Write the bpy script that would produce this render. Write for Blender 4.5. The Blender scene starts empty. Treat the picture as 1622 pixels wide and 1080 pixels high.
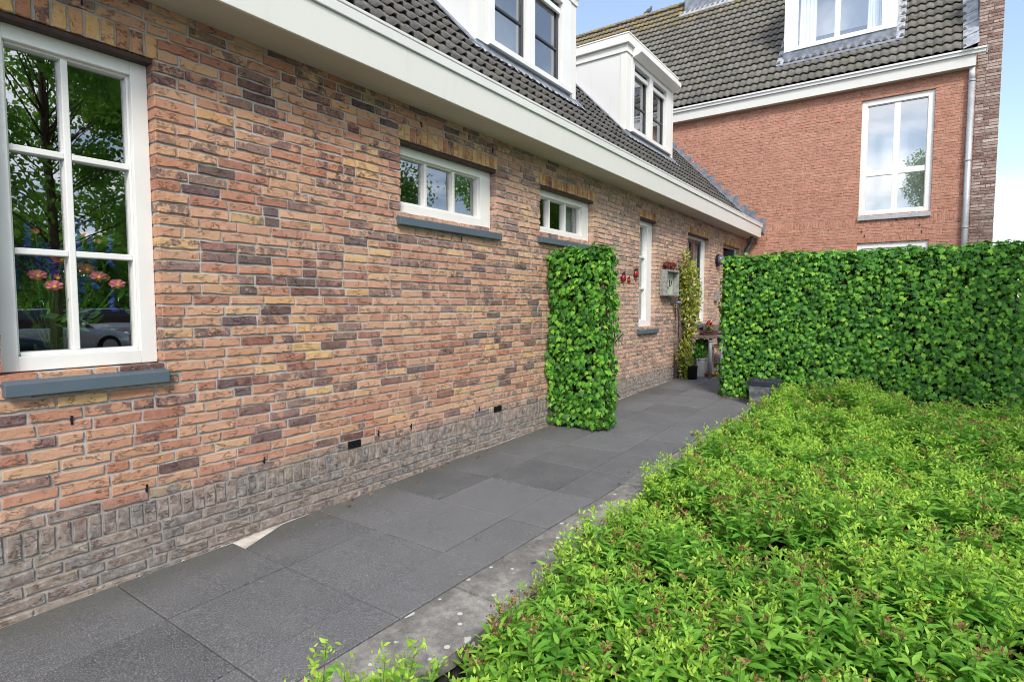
import bpy, math, random
import numpy as np
from mathutils import Vector, Matrix
random.seed(7); rng = np.random.default_rng(11)
S = bpy.context.scene; COL = S.collection
R = math.radians

# ------------------------------------------------------------------ helpers
class MB:
    """collects shapes, links them as ONE mesh object"""
    def __init__(s): s.v = []; s.f = []; s.m = []
    def add(s, v, f, m=0):
        o = len(s.v); s.v += [tuple(p) for p in v]; s.f += [tuple(i + o for i in q) for q in f]; s.m += [m] * len(f)
    def box(s, x0, x1, y0, y1, z0, z1, m=0):
        v = [(x0,y0,z0),(x1,y0,z0),(x1,y1,z0),(x0,y1,z0),(x0,y0,z1),(x1,y0,z1),(x1,y1,z1),(x0,y1,z1)]
        s.add(v, [(0,3,2,1),(4,5,6,7),(0,1,5,4),(1,2,6,5),(2,3,7,6),(3,0,4,7)], m)
    def prism_x(s, poly, x0, x1, m=0):
        """poly = [(y,z)...] counter-clockwise seen from -x ... extruded along x"""
        n = len(poly); v = [(x0,y,z) for y,z in poly] + [(x1,y,z) for y,z in poly]
        f = [tuple(range(n)), tuple(range(2*n-1, n-1, -1))] + [((i+1)%n, i, n+i, n+(i+1)%n) for i in range(n)]
        s.add(v, f, m)
    def prism_y(s, poly, y0, y1, m=0):
        n = len(poly); v = [(x,y0,z) for x,z in poly] + [(x,y1,z) for x,z in poly]
        f = [tuple(range(n)), tuple(range(2*n-1, n-1, -1))] + [((i+1)%n, i, n+i, n+(i+1)%n) for i in range(n)]
        s.add(v, f, m)
    def prism_z(s, poly, z0, z1, m=0):
        n = len(poly); v = [(x,y,z0) for x,y in poly] + [(x,y,z1) for x,y in poly]
        f = [tuple(range(n-1,-1,-1)), tuple(range(n, 2*n))] + [(i, (i+1)%n, n+(i+1)%n, n+i) for i in range(n)]
        s.add(v, f, m)
    def lathe(s, c, prof, n=24, m=0, sq=None):
        """prof = [(radius,z)...]; sq makes it square (4 sides)"""
        v = []; f = []
        for r, z in prof:
            for i in range(n):
                a = 2*math.pi*i/n; v.append((c[0]+r*math.cos(a), c[1]+r*math.sin(a), c[2]+z))
        for k in range(len(prof)-1):
            for i in range(n):
                j = (i+1)%n; f.append((k*n+i, k*n+j, (k+1)*n+j, (k+1)*n+i))
        f.append(tuple(range(n-1,-1,-1))); f.append(tuple((len(prof)-1)*n+i for i in range(n)))
        s.add(v, f, m)
    def tube(s, pts, rad, n=8, m=0):
        pts = [Vector(p) for p in pts]
        if not hasattr(rad, '__len__'): rad = [rad]*len(pts)
        v = []; f = []
        for k, p in enumerate(pts):
            t = (pts[min(k+1,len(pts)-1)] - pts[max(k-1,0)]).normalized()
            a = t.cross(Vector((0,0,1))) if abs(t.z) < .95 else t.cross(Vector((1,0,0)))
            a.normalize(); b = t.cross(a)
            for i in range(n):
                w = 2*math.pi*i/n; v.append(p + (a*math.cos(w)+b*math.sin(w))*rad[k])
        for k in range(len(pts)-1):
            for i in range(n):
                j = (i+1)%n; f.append((k*n+i, k*n+j, (k+1)*n+j, (k+1)*n+i))
        f.append(tuple(range(n-1,-1,-1))); f.append(tuple((len(pts)-1)*n+i for i in range(n)))
        s.add(v, f, m)
    def blob(s, c, r, m=0, n=10, k=7, jit=.0, sc=(1,1,1)):
        v = []; f = []
        for a in range(k+1):
            th = math.pi*a/k
            for b in range(n):
                ph = 2*math.pi*b/n; q = r*(1+random.uniform(-jit,jit))
                v.append((c[0]+q*sc[0]*math.sin(th)*math.cos(ph), c[1]+q*sc[1]*math.sin(th)*math.sin(ph), c[2]+q*sc[2]*math.cos(th)))
        for a in range(k):
            for b in range(n):
                d = (b+1)%n; f.append((a*n+b, (a+1)*n+b, (a+1)*n+d, a*n+d))
        s.add(v, f, m)
    def build(s, name, mats, parent=None, bevel=0, smooth=False):
        me = bpy.data.meshes.new(name); me.from_pydata(s.v, [], s.f)
        mats = mats if isinstance(mats, (list,tuple)) else [mats]
        for m in mats: me.materials.append(m)
        if len(mats) > 1: me.polygons.foreach_set('material_index', s.m)
        if smooth: me.polygons.foreach_set('use_smooth', [True]*len(s.f))
        me.update()
        o = bpy.data.objects.new(name, me); COL.objects.link(o)
        if parent: setp(o, parent)
        if bevel:
            b = o.modifiers.new('bevel','BEVEL'); b.width = bevel; b.segments = 2; b.limit_method = 'ANGLE'; b.angle_limit = R(40)
        return o
def split_build(mb, name, mats, parent=None, bevel=0, smooth=False):
    """one object per connected piece"""
    p = list(range(len(mb.v)))
    def find(a):
        while p[a] != a: p[a] = p[p[a]]; a = p[a]
        return a
    for f in mb.f:
        for i in f[1:]: p[find(i)] = find(f[0])
    groups = {}
    for k, f in enumerate(mb.f): groups.setdefault(find(f[0]), []).append(k)
    out = []
    for ks in groups.values():
        q = MB(); mp = {}
        for k in ks:
            q.f.append(tuple(mp.setdefault(i, len(mp)) for i in mb.f[k])); q.m.append(mb.m[k])
        q.v = [mb.v[i] for i in mp]; out.append(q.build(name, mats, parent, bevel, smooth))
    return out
def world_loc(o):
    v = Vector(o.location)
    return v if o.parent is None else v          # parents of parts sit at the thing's base; parts have no location of their own
def setp(o, p):
    o.parent = p
    if p.type == 'EMPTY': o.matrix_parent_inverse = Matrix.Translation(-Vector(p.location))
def thing(name, label, cat, loc=(0,0,0), group=None):
    o = bpy.data.objects.new(name, None); COL.objects.link(o); o.location = loc; o.empty_display_size = .2
    o['label'] = label; o['category'] = cat
    if group: o['group'] = group
    return o
def tag(o, label, cat, group=None, kind=None):
    if label: o['label'] = label
    if cat: o['category'] = cat
    if group: o['group'] = group
    if kind: o['kind'] = kind
    return o
def struct(o): o['kind'] = 'structure'; return o
def copy_tree(o, loc):
    r = o.copy(); COL.objects.link(r); r.location = loc
    for ch in list(o.children):
        c = ch.copy(); COL.objects.link(c); c.parent = r; c.matrix_parent_inverse = ch.matrix_parent_inverse
        for g in list(ch.children):
            d = g.copy(); COL.objects.link(d); d.parent = c; d.matrix_parent_inverse = g.matrix_parent_inverse
    return r
def bulk(name, verts, faces, mats, parent=None, fm=None, attrs=None, smooth=False):
    """numpy mesh: faces = list of (n,k) index arrays"""
    me = bpy.data.meshes.new(name)
    me.vertices.add(len(verts)); me.vertices.foreach_set('co', np.asarray(verts, np.float32).ravel())
    loops = np.concatenate([f.ravel() for f in faces]).astype(np.int32)
    tot = np.concatenate([np.full(len(f), f.shape[1], np.int32) for f in faces])
    start = np.concatenate([[0], np.cumsum(tot)[:-1]]).astype(np.int32)
    me.loops.add(len(loops)); me.loops.foreach_set('vertex_index', loops)
    me.polygons.add(len(tot)); me.polygons.foreach_set('loop_start', start)
    for m in (mats if isinstance(mats,(list,tuple)) else [mats]): me.materials.append(m)
    if fm is not None: me.polygons.foreach_set('material_index', np.concatenate(fm).astype(np.int32))
    if smooth: me.polygons.foreach_set('use_smooth', np.ones(len(tot), bool))
    for k, a in (attrs or {}).items():
        at = me.attributes.new(k, 'FLOAT', 'POINT'); at.data.foreach_set('value', np.asarray(a, np.float32))
    me.update(calc_edges=True)
    o = bpy.data.objects.new(name, me); COL.objects.link(o)
    if parent: setp(o, parent)
    return o
def unit(a): return a/np.maximum(np.linalg.norm(a, axis=-1, keepdims=True), 1e-9)
def scatter(proto, pos, xd, yd, zd, size):
    """proto (n,3); frames (N,3) -> (N*n,3)"""
    P = pos[:,None,:] + size[:,None,None]*(proto[None,:,0,None]*xd[:,None,:] + proto[None,:,1,None]*yd[:,None,:] + proto[None,:,2,None]*zd[:,None,:])
    return P.reshape(-1,3)
def tile_faces(fs, N, n): return [(np.asarray(f)[None,:,:] + (np.arange(N)*n)[:,None,None]).reshape(-1, np.asarray(f).shape[1]) for f in fs]

# ------------------------------------------------------------------ materials
def newmat(name):
    m = bpy.data.materials.new(name); m.use_nodes = True; nt = m.node_tree; nt.nodes.clear()
    out = nt.nodes.new('ShaderNodeOutputMaterial'); return m, nt, out
class G:
    """tiny node-graph helper"""
    def __init__(s, nt): s.nt = nt
    def n(s, t, **kw):
        nd = s.nt.nodes.new('ShaderNode'+t)
        for k, v in kw.items():
            if k.startswith('i_'):
                key = k[2:]; key = int(key) if key.isdigit() else key.replace('_',' ')
                s.set(nd, key, v)
            else: setattr(nd, k, v)
        return nd
    def set(s, nd, key, v):
        if isinstance(v, bpy.types.NodeSocket): s.nt.links.new(v, nd.inputs[key])
        else: nd.inputs[key].default_value = v
    def math(s, op, a, b=0.0, c=0.0, clamp=False):
        nd = s.nt.nodes.new('ShaderNodeMath'); nd.operation = op; nd.use_clamp = clamp
        s.set(nd,0,a); s.set(nd,1,b); s.set(nd,2,c); return nd.outputs[0]
    def mix(s, f, a, b, blend='MIX'):
        nd = s.nt.nodes.new('ShaderNodeMix'); nd.data_type = 'RGBA'; nd.blend_type = blend
        s.set(nd,0,f); s.set(nd,6,c4(a) if not isinstance(a,bpy.types.NodeSocket) else a); s.set(nd,7,c4(b) if not isinstance(b,bpy.types.NodeSocket) else b)
        return nd.outputs[2]
    def noise(s, vec=None, scale=5, detail=3, rough=.55, dist=0, dim='3D', w=None):
        nd = s.nt.nodes.new('ShaderNodeTexNoise'); nd.noise_dimensions = dim
        nd.inputs['Scale'].default_value = scale; nd.inputs['Detail'].default_value = detail; nd.inputs['Roughness'].default_value = rough; nd.inputs['Distortion'].default_value = dist
        if vec is not None: s.nt.links.new(vec, nd.inputs['Vector'])
        if w is not None: s.set(nd,'W',w)
        return nd.outputs['Fac']
    def ramp(s, f, stops, interp='LINEAR'):
        nd = s.nt.nodes.new('ShaderNodeValToRGB'); nd.color_ramp.interpolation = interp; e = nd.color_ramp.elements
        while len(e) < len(stops): e.new(.5)
        for k, (p, c) in enumerate(stops):
            e[k].position = p; e[k].color = c4(c) if hasattr(c,'__len__') else (c,c,c,1)
        s.set(nd,0,f); return nd.outputs[0]
    def step(s, f, a, b):
        nd = s.nt.nodes.new('ShaderNodeMapRange'); nd.interpolation_type = 'SMOOTHSTEP'
        s.set(nd,0,f); nd.inputs[1].default_value = a; nd.inputs[2].default_value = b; return nd.outputs[0]
    def bump(s, h, strength=.3, dist=.01):
        nd = s.nt.nodes.new('ShaderNodeBump'); nd.inputs['Strength'].default_value = strength; nd.inputs['Distance'].default_value = dist
        s.nt.links.new(h, nd.inputs['Height']); return nd.outputs[0]
    def bsdf(s, out, color, rough=.6, spec=.3, normal=None, **kw):
        nd = s.nt.nodes.new('ShaderNodeBsdfPrincipled')
        s.set(nd,'Base Color', c4(color) if not isinstance(color,bpy.types.NodeSocket) else color)
        s.set(nd,'Roughness',rough); nd.inputs['Specular IOR Level'].default_value = spec
        if normal is not None: s.nt.links.new(normal, nd.inputs['Normal'])
        for k, v in kw.items(): s.set(nd, k.replace('_',' '), v)
        if out is not None: s.nt.links.new(nd.outputs[0], out.inputs[0])
        return nd
def c4(c): return (*c,1) if len(c) == 3 else c
def co(g, out='Object'): return g.n('TexCoord').outputs[out]
def mapping(g, vec, scale=(1,1,1), rot=(0,0,0), loc=(0,0,0)):
    nd = g.n('Mapping'); g.set(nd,0,vec); nd.inputs['Scale'].default_value = scale; nd.inputs['Rotation'].default_value = rot
    if isinstance(loc, bpy.types.NodeSocket): g.set(nd,'Location',loc)
    else: nd.inputs['Location'].default_value = loc
    return nd.outputs[0]
def sep(g, vec):
    nd = g.n('SeparateXYZ'); g.set(nd,0,vec); return nd.outputs
def simple(name, color, rough=.5, spec=.3, var=.12, scale=6, bump=.15, bscale=40, **kw):
    m, nt, out = newmat(name); g = G(nt); p = co(g)
    n1 = g.noise(p, scale, 5); n2 = g.noise(p, bscale, 3)
    dark = tuple(x*(1-var) for x in color); lite = tuple(min(1,x*(1+var)) for x in color)
    col = g.mix(g.step(n1,.3,.7), dark, lite)
    rg = g.math('MULTIPLY_ADD', n1, .2, rough-.1)
    g.bsdf(out, col, rg, spec, g.bump(n2, bump, .003), **kw); return m

def brick_material(name, stops, patch=(.050,.036,.046), patch_amt=.45, mort=False, worn=True, eff_and_haze=True):
    m, nt, out = newmat(name); g = G(nt); p = co(g)
    rnd = g.n('NewGeometry').outputs['Random Per Island']
    wn = g.n('TexWhiteNoise', noise_dimensions='1D'); g.set(wn,'W',g.math('MULTIPLY',rnd,917.3)); r2 = wn.outputs['Value']
    wc = g.n('TexWhiteNoise', noise_dimensions='1D'); g.set(wc,'W',g.math('MULTIPLY',rnd,331.7)); rcol = wc.outputs['Color']
    base = g.ramp(rnd, stops)
    # per-brick texture offset
    vo = g.n('VectorMath', operation='MULTIPLY_ADD'); g.set(vo,0,rcol); vo.inputs[1].default_value = (40,40,40); g.set(vo,2,p); q = vo.outputs[0]
    n_big = g.noise(q, 10, 4, .7); n_mid = g.noise(q, 38, 4, .65); n_fine = g.noise(p, 170, 4, .8)
    col = g.mix(g.math('MULTIPLY', g.step(n_mid,.35,.75), .5), base, g.mix(.5, base, (.50,.30,.15)))
    col = g.mix(g.math('MULTIPLY', g.step(n_mid,.62,.30), .45), col, g.mix(.40, col, (.20,.08,.055)))
    # fired purple-grey bloom on a share of the bricks
    thr = g.math('MULTIPLY_ADD', r2, -1.0, patch_amt)           # >0 for the share
    pm = g.step(g.math('ADD', g.math('MULTIPLY', thr, .42), n_big), .50, .58)
    pm = g.math('MULTIPLY', pm, g.step(thr, 0, .03))
    pm = g.math('MULTIPLY', pm, g.math('MULTIPLY_ADD', g.step(n_fine,.36,.58), .55, .45))
    frost = g.mix(g.step(g.noise(q, 75, 4, .75), .42, .66), patch, tuple(min(1,x*3.0+.02) for x in patch))
    col = g.mix(g.math('MULTIPLY', pm, .9), col, frost)
    col = g.mix(g.math('MULTIPLY', g.step(n_fine,.53,.72), .34), col, (.72,.56,.42))
    col = g.mix(g.math('MULTIPLY', g.step(n_fine,.47,.30), .42), col, (.12,.06,.05))
    xyz = sep(g, p); rough = .85
    if eff_and_haze:   # salts that bled out in one drifting zone, then painted haze at the far end
        zone = g.math('MULTIPLY', g.step(g.noise(mapping(g,p,(1,.1,1.6)), .75, 2),.50,.66), 1.0)
        salt = g.math('MULTIPLY', zone, g.step(g.noise(p, 26, 5, .7),.56,.72))
        salt = g.math('MULTIPLY', salt, g.step(xyz[2], .55, -.1))
        col = g.mix(g.math('MULTIPLY', salt, .75), col, (.72,.68,.66))
        pink = g.math('MULTIPLY', g.step(g.noise(mapping(g,p,(.8,.1,1)), .6, 2),.42,.62), .28)
        col = g.mix(pink, col, g.mix(.55, col, (.60,.44,.39)))
        pale = g.math('MULTIPLY', g.step(g.math('ADD', xyz[0], g.math('MULTIPLY', g.noise(p,.9,3), 3.0)), 4.0, 9.5), .34)  # lens haze over the far end put into the brick colour
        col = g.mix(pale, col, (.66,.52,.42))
    if worn:  # splash-back grime on the plinth
        edge = g.math('ADD', xyz[2], g.math('MULTIPLY', g.math('SUBTRACT', g.noise(p, 3.2, 5, .7), .5), .30))
        w = g.step(edge, -.95, -1.09)
        grime = g.ramp(g.noise(p, 22, 6, .75), [(.28,(.07,.066,.063)),(.42,(.155,.147,.140)),(.54,(.26,.248,.236)),(.66,(.40,.383,.362)),(.80,(.60,.58,.55))])
        grime = g.mix(.13, grime, col)
        col = g.mix(g.math('MULTIPLY', w, .93), col, grime)
    # drag creases of hand-moulded bricks
    rn = g.noise(mapping(g,q,(16,16,52),(0,R(22),0)), 1.0, 4, .6, .6)
    ridge = g.math('SUBTRACT', 1.0, g.math('ABSOLUTE', g.math('MULTIPLY_ADD', rn, 2.0, -1.0)))
    cm = g.math('MULTIPLY', g.step(ridge, .93, .99), g.step(g.noise(q,15,3),.48,.62))
    col = g.mix(g.math('MULTIPLY', cm, .50), col, g.mix(.7, col, (.08,.04,.03)))
    h = g.math('ADD', g.math('MULTIPLY', n_mid, .7), g.math('MULTIPLY', n_fine, .35))
    h = g.math('SUBTRACT', h, g.math('MULTIPLY', cm, .9))
    g.bsdf(out, col, rough, .15, g.bump(h, .9, .009)); return m
def mortar_material(name, color, worn=True):
    m, nt, out = newmat(name); g = G(nt); p = co(g)
    n1 = g.noise(p, 5, 5, .65); n2 = g.noise(p, 160, 4, .7)
    col = g.mix(g.step(n1,.3,.72), tuple(x*.72 for x in color), tuple(min(1,x*1.2) for x in color))
    col = g.mix(g.math('MULTIPLY', g.step(n2,.5,.75), .4), col, tuple(min(1,x*1.5) for x in color))
    if worn:
        z = sep(g,p)[2]; w = g.step(g.math('ADD', z, g.math('MULTIPLY', g.noise(p,4,5,.7), .16)), -.93, -1.0)
        col = g.mix(g.math('MULTIPLY', w, .6), col, g.ramp(g.noise(p,20,5,.7), [(.3,(.15,.135,.125)),(.6,(.33,.305,.28)),(.8,(.5,.47,.44))]))
    g.bsdf(out, col, .95, .1, g.bump(n2, .7, .004)); return m
def tile_material(name, c0, c1, moss, moss_amt=.6, gold=(.30,.19,.03), gold_amt=.7, top_gold=None):
    m, nt, out = newmat(name); g = G(nt); p = co(g)
    rnd = g.n('NewGeometry').outputs['Random Per Island']
    n1 = g.noise(p, 4.5, 5, .65); n2 = g.noise(p, 60, 4, .7); n3 = g.noise(p, 17, 5, .7)
    col = g.mix(rnd, c0, c1)
    col = g.mix(g.math('MULTIPLY', g.step(n3,.4,.75), .5), col, tuple(x*1.9 for x in c1))
    col = g.mix(g.math('MULTIPLY', g.step(n1,.42,.72), moss_amt), col, moss)
    gm = g.math('MULTIPLY', g.step(g.noise(p, 11, 5, .72),.60,.70), g.step(g.noise(p, 1.3, 3),.45,.60))
    if top_gold:
        z = sep(g,p)[2]; gm = g.math('ADD', gm, g.math('MULTIPLY', g.step(z, top_gold[0], top_gold[1]), g.step(g.noise(p,5,5,.7),.42,.62)), clamp=True)
    col = g.mix(g.math('MULTIPLY', gm, gold_amt), col, gold)
    col = g.mix(g.math('MULTIPLY', g.step(n2,.5,.32), .4), col, (.02,.02,.018))
    g.bsdf(out, col, .8, .25, g.bump(g.math('ADD',n2,n3), .5, .004)); return m
def leaf_material(name, stops, rough=.42, trans=.3, attr=None, attr_col=None, spec=.4, vein=None, tcol=(.35,.6,.05)):
    m, nt, out = newmat(name); g = G(nt); p = co(g)
    rnd = g.n('NewGeometry').outputs['Random Per Island']
    col = g.ramp(rnd, stops)
    col = g.mix(g.math('MULTIPLY', g.step(g.noise(p, 1.9, 3),.35,.65), .30), col, g.mix(.5, col, stops[0][1]))
    if attr:
        at = g.n('Attribute', attribute_name=attr); f = at.outputs['Fac']
        col = g.mix(g.math('MULTIPLY', f, .85), col, attr_col)
    n = g.noise(p, 90, 2); col = g.mix(g.math('MULTIPLY', g.step(n,.4,.7), .18), col, g.mix(.5, col, stops[-1][1]))
    b = g.bsdf(None, col, rough, spec, g.bump(n, .25, .003))
    tr = g.n('BsdfTranslucent'); g.set(tr,'Color', g.mix(.55, col, tcol, 'MIX'))
    mx = g.n('MixShader'); mx.inputs[0].default_value = trans
    nt.links.new(b.outputs[0], mx.inputs[1]); nt.links.new(tr.outputs[0], mx.inputs[2]); nt.links.new(mx.outputs[0], out.inputs[0])
    return m
def glass_material(name, ior=2.1, tint=(.86,.89,.88)):
    m, nt, out = newmat(name); g = G(nt); p = co(g)
    bmp = g.bump(g.noise(p, 1.6, 2), .025, .03)
    fr = g.n('Fresnel'); fr.inputs[0].default_value = ior
    gl = g.n('BsdfGlossy'); gl.inputs['Roughness'].default_value = .004; gl.inputs['Color'].default_value = (.95,.97,1,1)
    nt.links.new(bmp, gl.inputs['Normal'])
    tr = g.n('BsdfTransparent'); tr.inputs[0].default_value = c4(tint)
    mx = g.n('MixShader'); front = g.math('SUBTRACT', 1.0, g.n('NewGeometry').outputs['Backfacing']); nt.links.new(g.math('MULTIPLY', fr.outputs[0], front), mx.inputs[0]); nt.links.new(tr.outputs[0], mx.inputs[1]); nt.links.new(gl.outputs[0], mx.inputs[2])
    nt.links.new(mx.outputs[0], out.inputs[0]); return m
def clear_material(name):
    m, nt, out = newmat(name); g = G(nt); tr = g.n('BsdfTransparent'); nt.links.new(tr.outputs[0], out.inputs[0]); return m

M = {}
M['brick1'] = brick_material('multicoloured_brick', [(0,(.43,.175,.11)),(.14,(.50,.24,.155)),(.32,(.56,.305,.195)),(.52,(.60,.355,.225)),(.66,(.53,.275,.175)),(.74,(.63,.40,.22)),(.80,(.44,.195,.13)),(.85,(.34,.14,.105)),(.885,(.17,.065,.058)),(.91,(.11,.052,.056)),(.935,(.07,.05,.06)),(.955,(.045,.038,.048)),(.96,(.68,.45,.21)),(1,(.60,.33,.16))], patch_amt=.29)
M['lintelbrick'] = brick_material('tan_lintel_brick', [(0,(.50,.24,.13)),(.2,(.60,.34,.17)),(.5,(.68,.44,.20)),(.8,(.62,.36,.18)),(.9,(.34,.13,.09)),(1,(.58,.30,.16))], patch_amt=.12, worn=False, eff_and_haze=False)
M['mortar1'] = mortar_material('grey_mortar', (.43,.405,.38))
M['brick2'] = brick_material('orange_brick', [(0,(.45,.20,.14)),(.3,(.49,.22,.152)),(.6,(.53,.245,.172)),(.85,(.47,.21,.145)),(1,(.56,.275,.20))], patch=(.36,.14,.10), patch_amt=.12, worn=False, eff_and_haze=False)
M['mortar2'] = mortar_material('pale_mortar', (.43,.29,.23), False)
M['brick3'] = brick_material('weathered_brown_brick', [(0,(.26,.18,.155)),(.35,(.33,.245,.22)),(.55,(.46,.38,.35)),(.75,(.35,.26,.23)),(1,(.58,.51,.47))], patch=(.12,.06,.05), patch_amt=.4, worn=False, eff_and_haze=False)
M['mortar3'] = mortar_material('dirty_mortar', (.22,.175,.155), False)
M['paint'] = simple('off_white_paint', (.74,.728,.682), .38, .4, .035, 2.5, .05, 60)
def streaked_paint(name, color):
    m, nt, out = newmat(name); g = G(nt); p = co(g)
    a = g.noise(mapping(g,p,(7,7,.9)), 1.0, 5, .65); b = g.noise(p, 1.1, 4); c = g.noise(p, 45, 3)
    col = g.mix(g.math('MULTIPLY', g.step(a,.55,.78), .16), color, (.42,.40,.34))
    col = g.mix(g.math('MULTIPLY', g.step(b,.45,.7), .10), col, (.60,.59,.52))
    col = g.mix(g.math('MULTIPLY', g.step(c,.66,.74), .22), col, (.45,.42,.36))
    g.bsdf(out, col, .42, .38, g.bump(g.noise(p,60,3), .06, .003)); return m
M['paint'] = streaked_paint('weathered_white_paint', (.74,.728,.682))
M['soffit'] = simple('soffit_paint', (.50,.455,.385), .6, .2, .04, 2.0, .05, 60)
M['frame'] = simple('white_frame_paint', (.76,.755,.73), .32, .45, .03, 3, .05, 60)
M['panel'] = streaked_paint('white_cladding', (.70,.695,.68))
M['dark'] = simple('anthracite_paint', (.022,.028,.036), .3, .5, .1)
M['steel'] = simple('dark_steel_lintel', (.05,.028,.022), .6, .3, .3, 20)
M['sill'] = simple('slate_blue_sill', (.088,.118,.145), .48, .35, .07, 4, .25, 120)
M['zinc'] = simple('zinc', (.40,.43,.45), .45, .4, .12, 6, .15, 30, Metallic=.35)
M['lead'] = simple('weathered_lead', (.185,.205,.245), .62, .35, .30, 9, .5, 22, Metallic=.1)
M['leadlite'] = simple('oxidised_lead', (.30,.32,.35), .7, .3, .28, 12, .6, 18)
M['tile1'] = tile_material('dark_roof_tile', (.085,.081,.078), (.125,.118,.112), (.135,.125,.08), .35, (.38,.25,.035), .8)
M['tile2'] = tile_material('mossy_pantile', (.092,.089,.082), (.165,.157,.140), (.140,.126,.070), .5, (.30,.20,.03), .7, (8.0, 9.1))
M['glass'] = glass_material('window_glass', 3.3)
M['glass2'] = glass_material('sky_glass', 3.6)
M['clear'] = clear_material('clear_glass')
M['room'] = simple('room_plaster', (.30,.29,.27), .9, .1)
M['roomfloor'] = simple('room_floor', (.12,.085,.06), .6, .2)
M['curtain'] = simple('grey_curtain', (.42,.43,.44), .9, .1, .08)
M['voile'] = simple('white_voile', (.78,.78,.78), .9, .1, .05)
M['blind'] = simple('pale_blind', (.60,.59,.585), .9, .1, .03)
M['black'] = simple('black_plastic', (.012,.012,.013), .5, .3)
M['galv'] = simple('galvanised_steel', (.17,.185,.195), .5, .4, .45, 14, .3, 60, Metallic=.35)
M['galvleg'] = simple('dull_steel_tube', (.25,.275,.30), .5, .4, .2, 14)
M['terracotta'] = simple('terracotta', (.36,.115,.06), .75, .2, .2)
M['greypot'] = simple('pale_grey_pot', (.36,.36,.37), .7, .2, .1)
M['wood'] = simple('weathered_wood', (.16,.12,.095), .8, .2, .45, 15, .6, 60)
M['greywood'] = simple('grey_painted_wood', (.27,.27,.255), .7, .2, .3, 22, .5, 70)
M['bark'] = simple('bark', (.085,.06,.042), .9, .1, .4, 12, .9, 30)
M['twig'] = simple('dark_twigs', (.028,.021,.016), .95, .05, .4, 20, .9, 50)
M['redpaint'] = simple('red_enamel', (.26,.012,.016), .2, .6, .1)
M['reddry'] = simple('dried_red_flower', (.13,.04,.032), .9, .1, .5, 60, .8, 90)
M['wreath'] = simple('twig_wreath', (.115,.05,.055), .9, .1, .7, 70, .9, 90)
M['blueglaze'] = simple('blue_glaze', (.16,.18,.30), .3, .5, .3, 30)
M['lampglass'] = simple('blue_grey_lamp', (.10,.105,.16), .28, .5, .1)
M['steelgrey'] = simple('steel_grey_paint', (.66,.69,.71), .45, .4, .15)
M['soil'] = simple('dark_soil', (.05,.034,.026), .98, .05, .45, 9, 1.0, 40)
M['baresoil'] = M['soil']
M['jointsand'] = simple('dark_joint_sand', (.032,.034,.022), .98, .05, .7, 6)
M['sand'] = simple('pale_sand', (.50,.455,.40), .98, .05, .35, 9, .6, 120)
M['ground'] = simple('grey_paving', (.20,.195,.19), .9, .15, .2, 1.2, .4, 60)
M['pigeon'] = simple('pigeon_grey', (.12,.13,.17), .7, .2, .3, 30)
M['paintblue'] = simple('dark_blue_car_paint', (.02,.045,.10), .2, .6, .05)
M['paintsilver'] = simple('silver_car_paint', (.50,.52,.55), .22, .6, .05, Metallic=.5)
M['paintgrey'] = simple('grey_car_paint', (.16,.19,.23), .22, .6, .05, Metallic=.4)
M['carglass'] = simple('dark_car_glass', (.02,.025,.03), .06, .8, .05)
M['tyre'] = simple('rubber', (.015,.015,.015), .85, .1)
M['rim'] = simple('alloy', (.45,.46,.47), .3, .5, Metallic=.6)
M['headlamp'] = simple('headlamp', (.75,.78,.80), .1, .6)

def slab_material(name):
    m, nt, out = newmat(name); g = G(nt); p = co(g)
    rnd = g.n('NewGeometry').outputs['Random Per Island']; xyz = sep(g,p)
    sp = g.noise(p, 150, 4, .95); n1 = g.noise(p, 2.2, 5, .65); n2 = g.noise(p, 14, 5, .7)
    col = g.mix(rnd, (.070,.070,.072), (.132,.132,.134))
    col = g.mix(g.math('MULTIPLY', g.step(n1,.35,.7), .5), col, (.165,.162,.158))
    col = g.mix(g.math('MULTIPLY', g.step(n2,.55,.35), .25), col, (.08,.08,.082))
    col = g.mix(g.math('MULTIPLY', g.step(sp,.52,.64), .75), col, (.46,.47,.49))
    col = g.mix(g.math('MULTIPLY', g.step(sp,.48,.36), .75), col, (.03,.03,.033))
    # algae along the foot of the wall and chalky flecks
    near = g.step(g.math('ADD', xyz[1], g.math('MULTIPLY', g.math('SUBTRACT',n2,.5), .35)), -.42, -.10)
    col = g.mix(g.math('MULTIPLY', near, .55), col, (.085,.083,.066))
    fl = g.n('TexVoronoi'); g.set(fl,'Vector',p); fl.inputs['Scale'].default_value = 30
    flk = g.math('MULTIPLY', g.step(fl.outputs['Distance'], .24, .16), g.step(g.noise(p, 3.3, 4, .7), .54, .66))
    flk = g.math('MULTIPLY', flk, g.step(g.noise(p,70,2),.45,.55))
    col = g.mix(g.math('MULTIPLY', flk, .6), col, (.42,.41,.38))
    g.bsdf(out, col, .78, .3, g.bump(g.math('ADD', sp, n2), .55, .003)); return m
M['slab'] = slab_material('granular_dark_paver')
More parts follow.
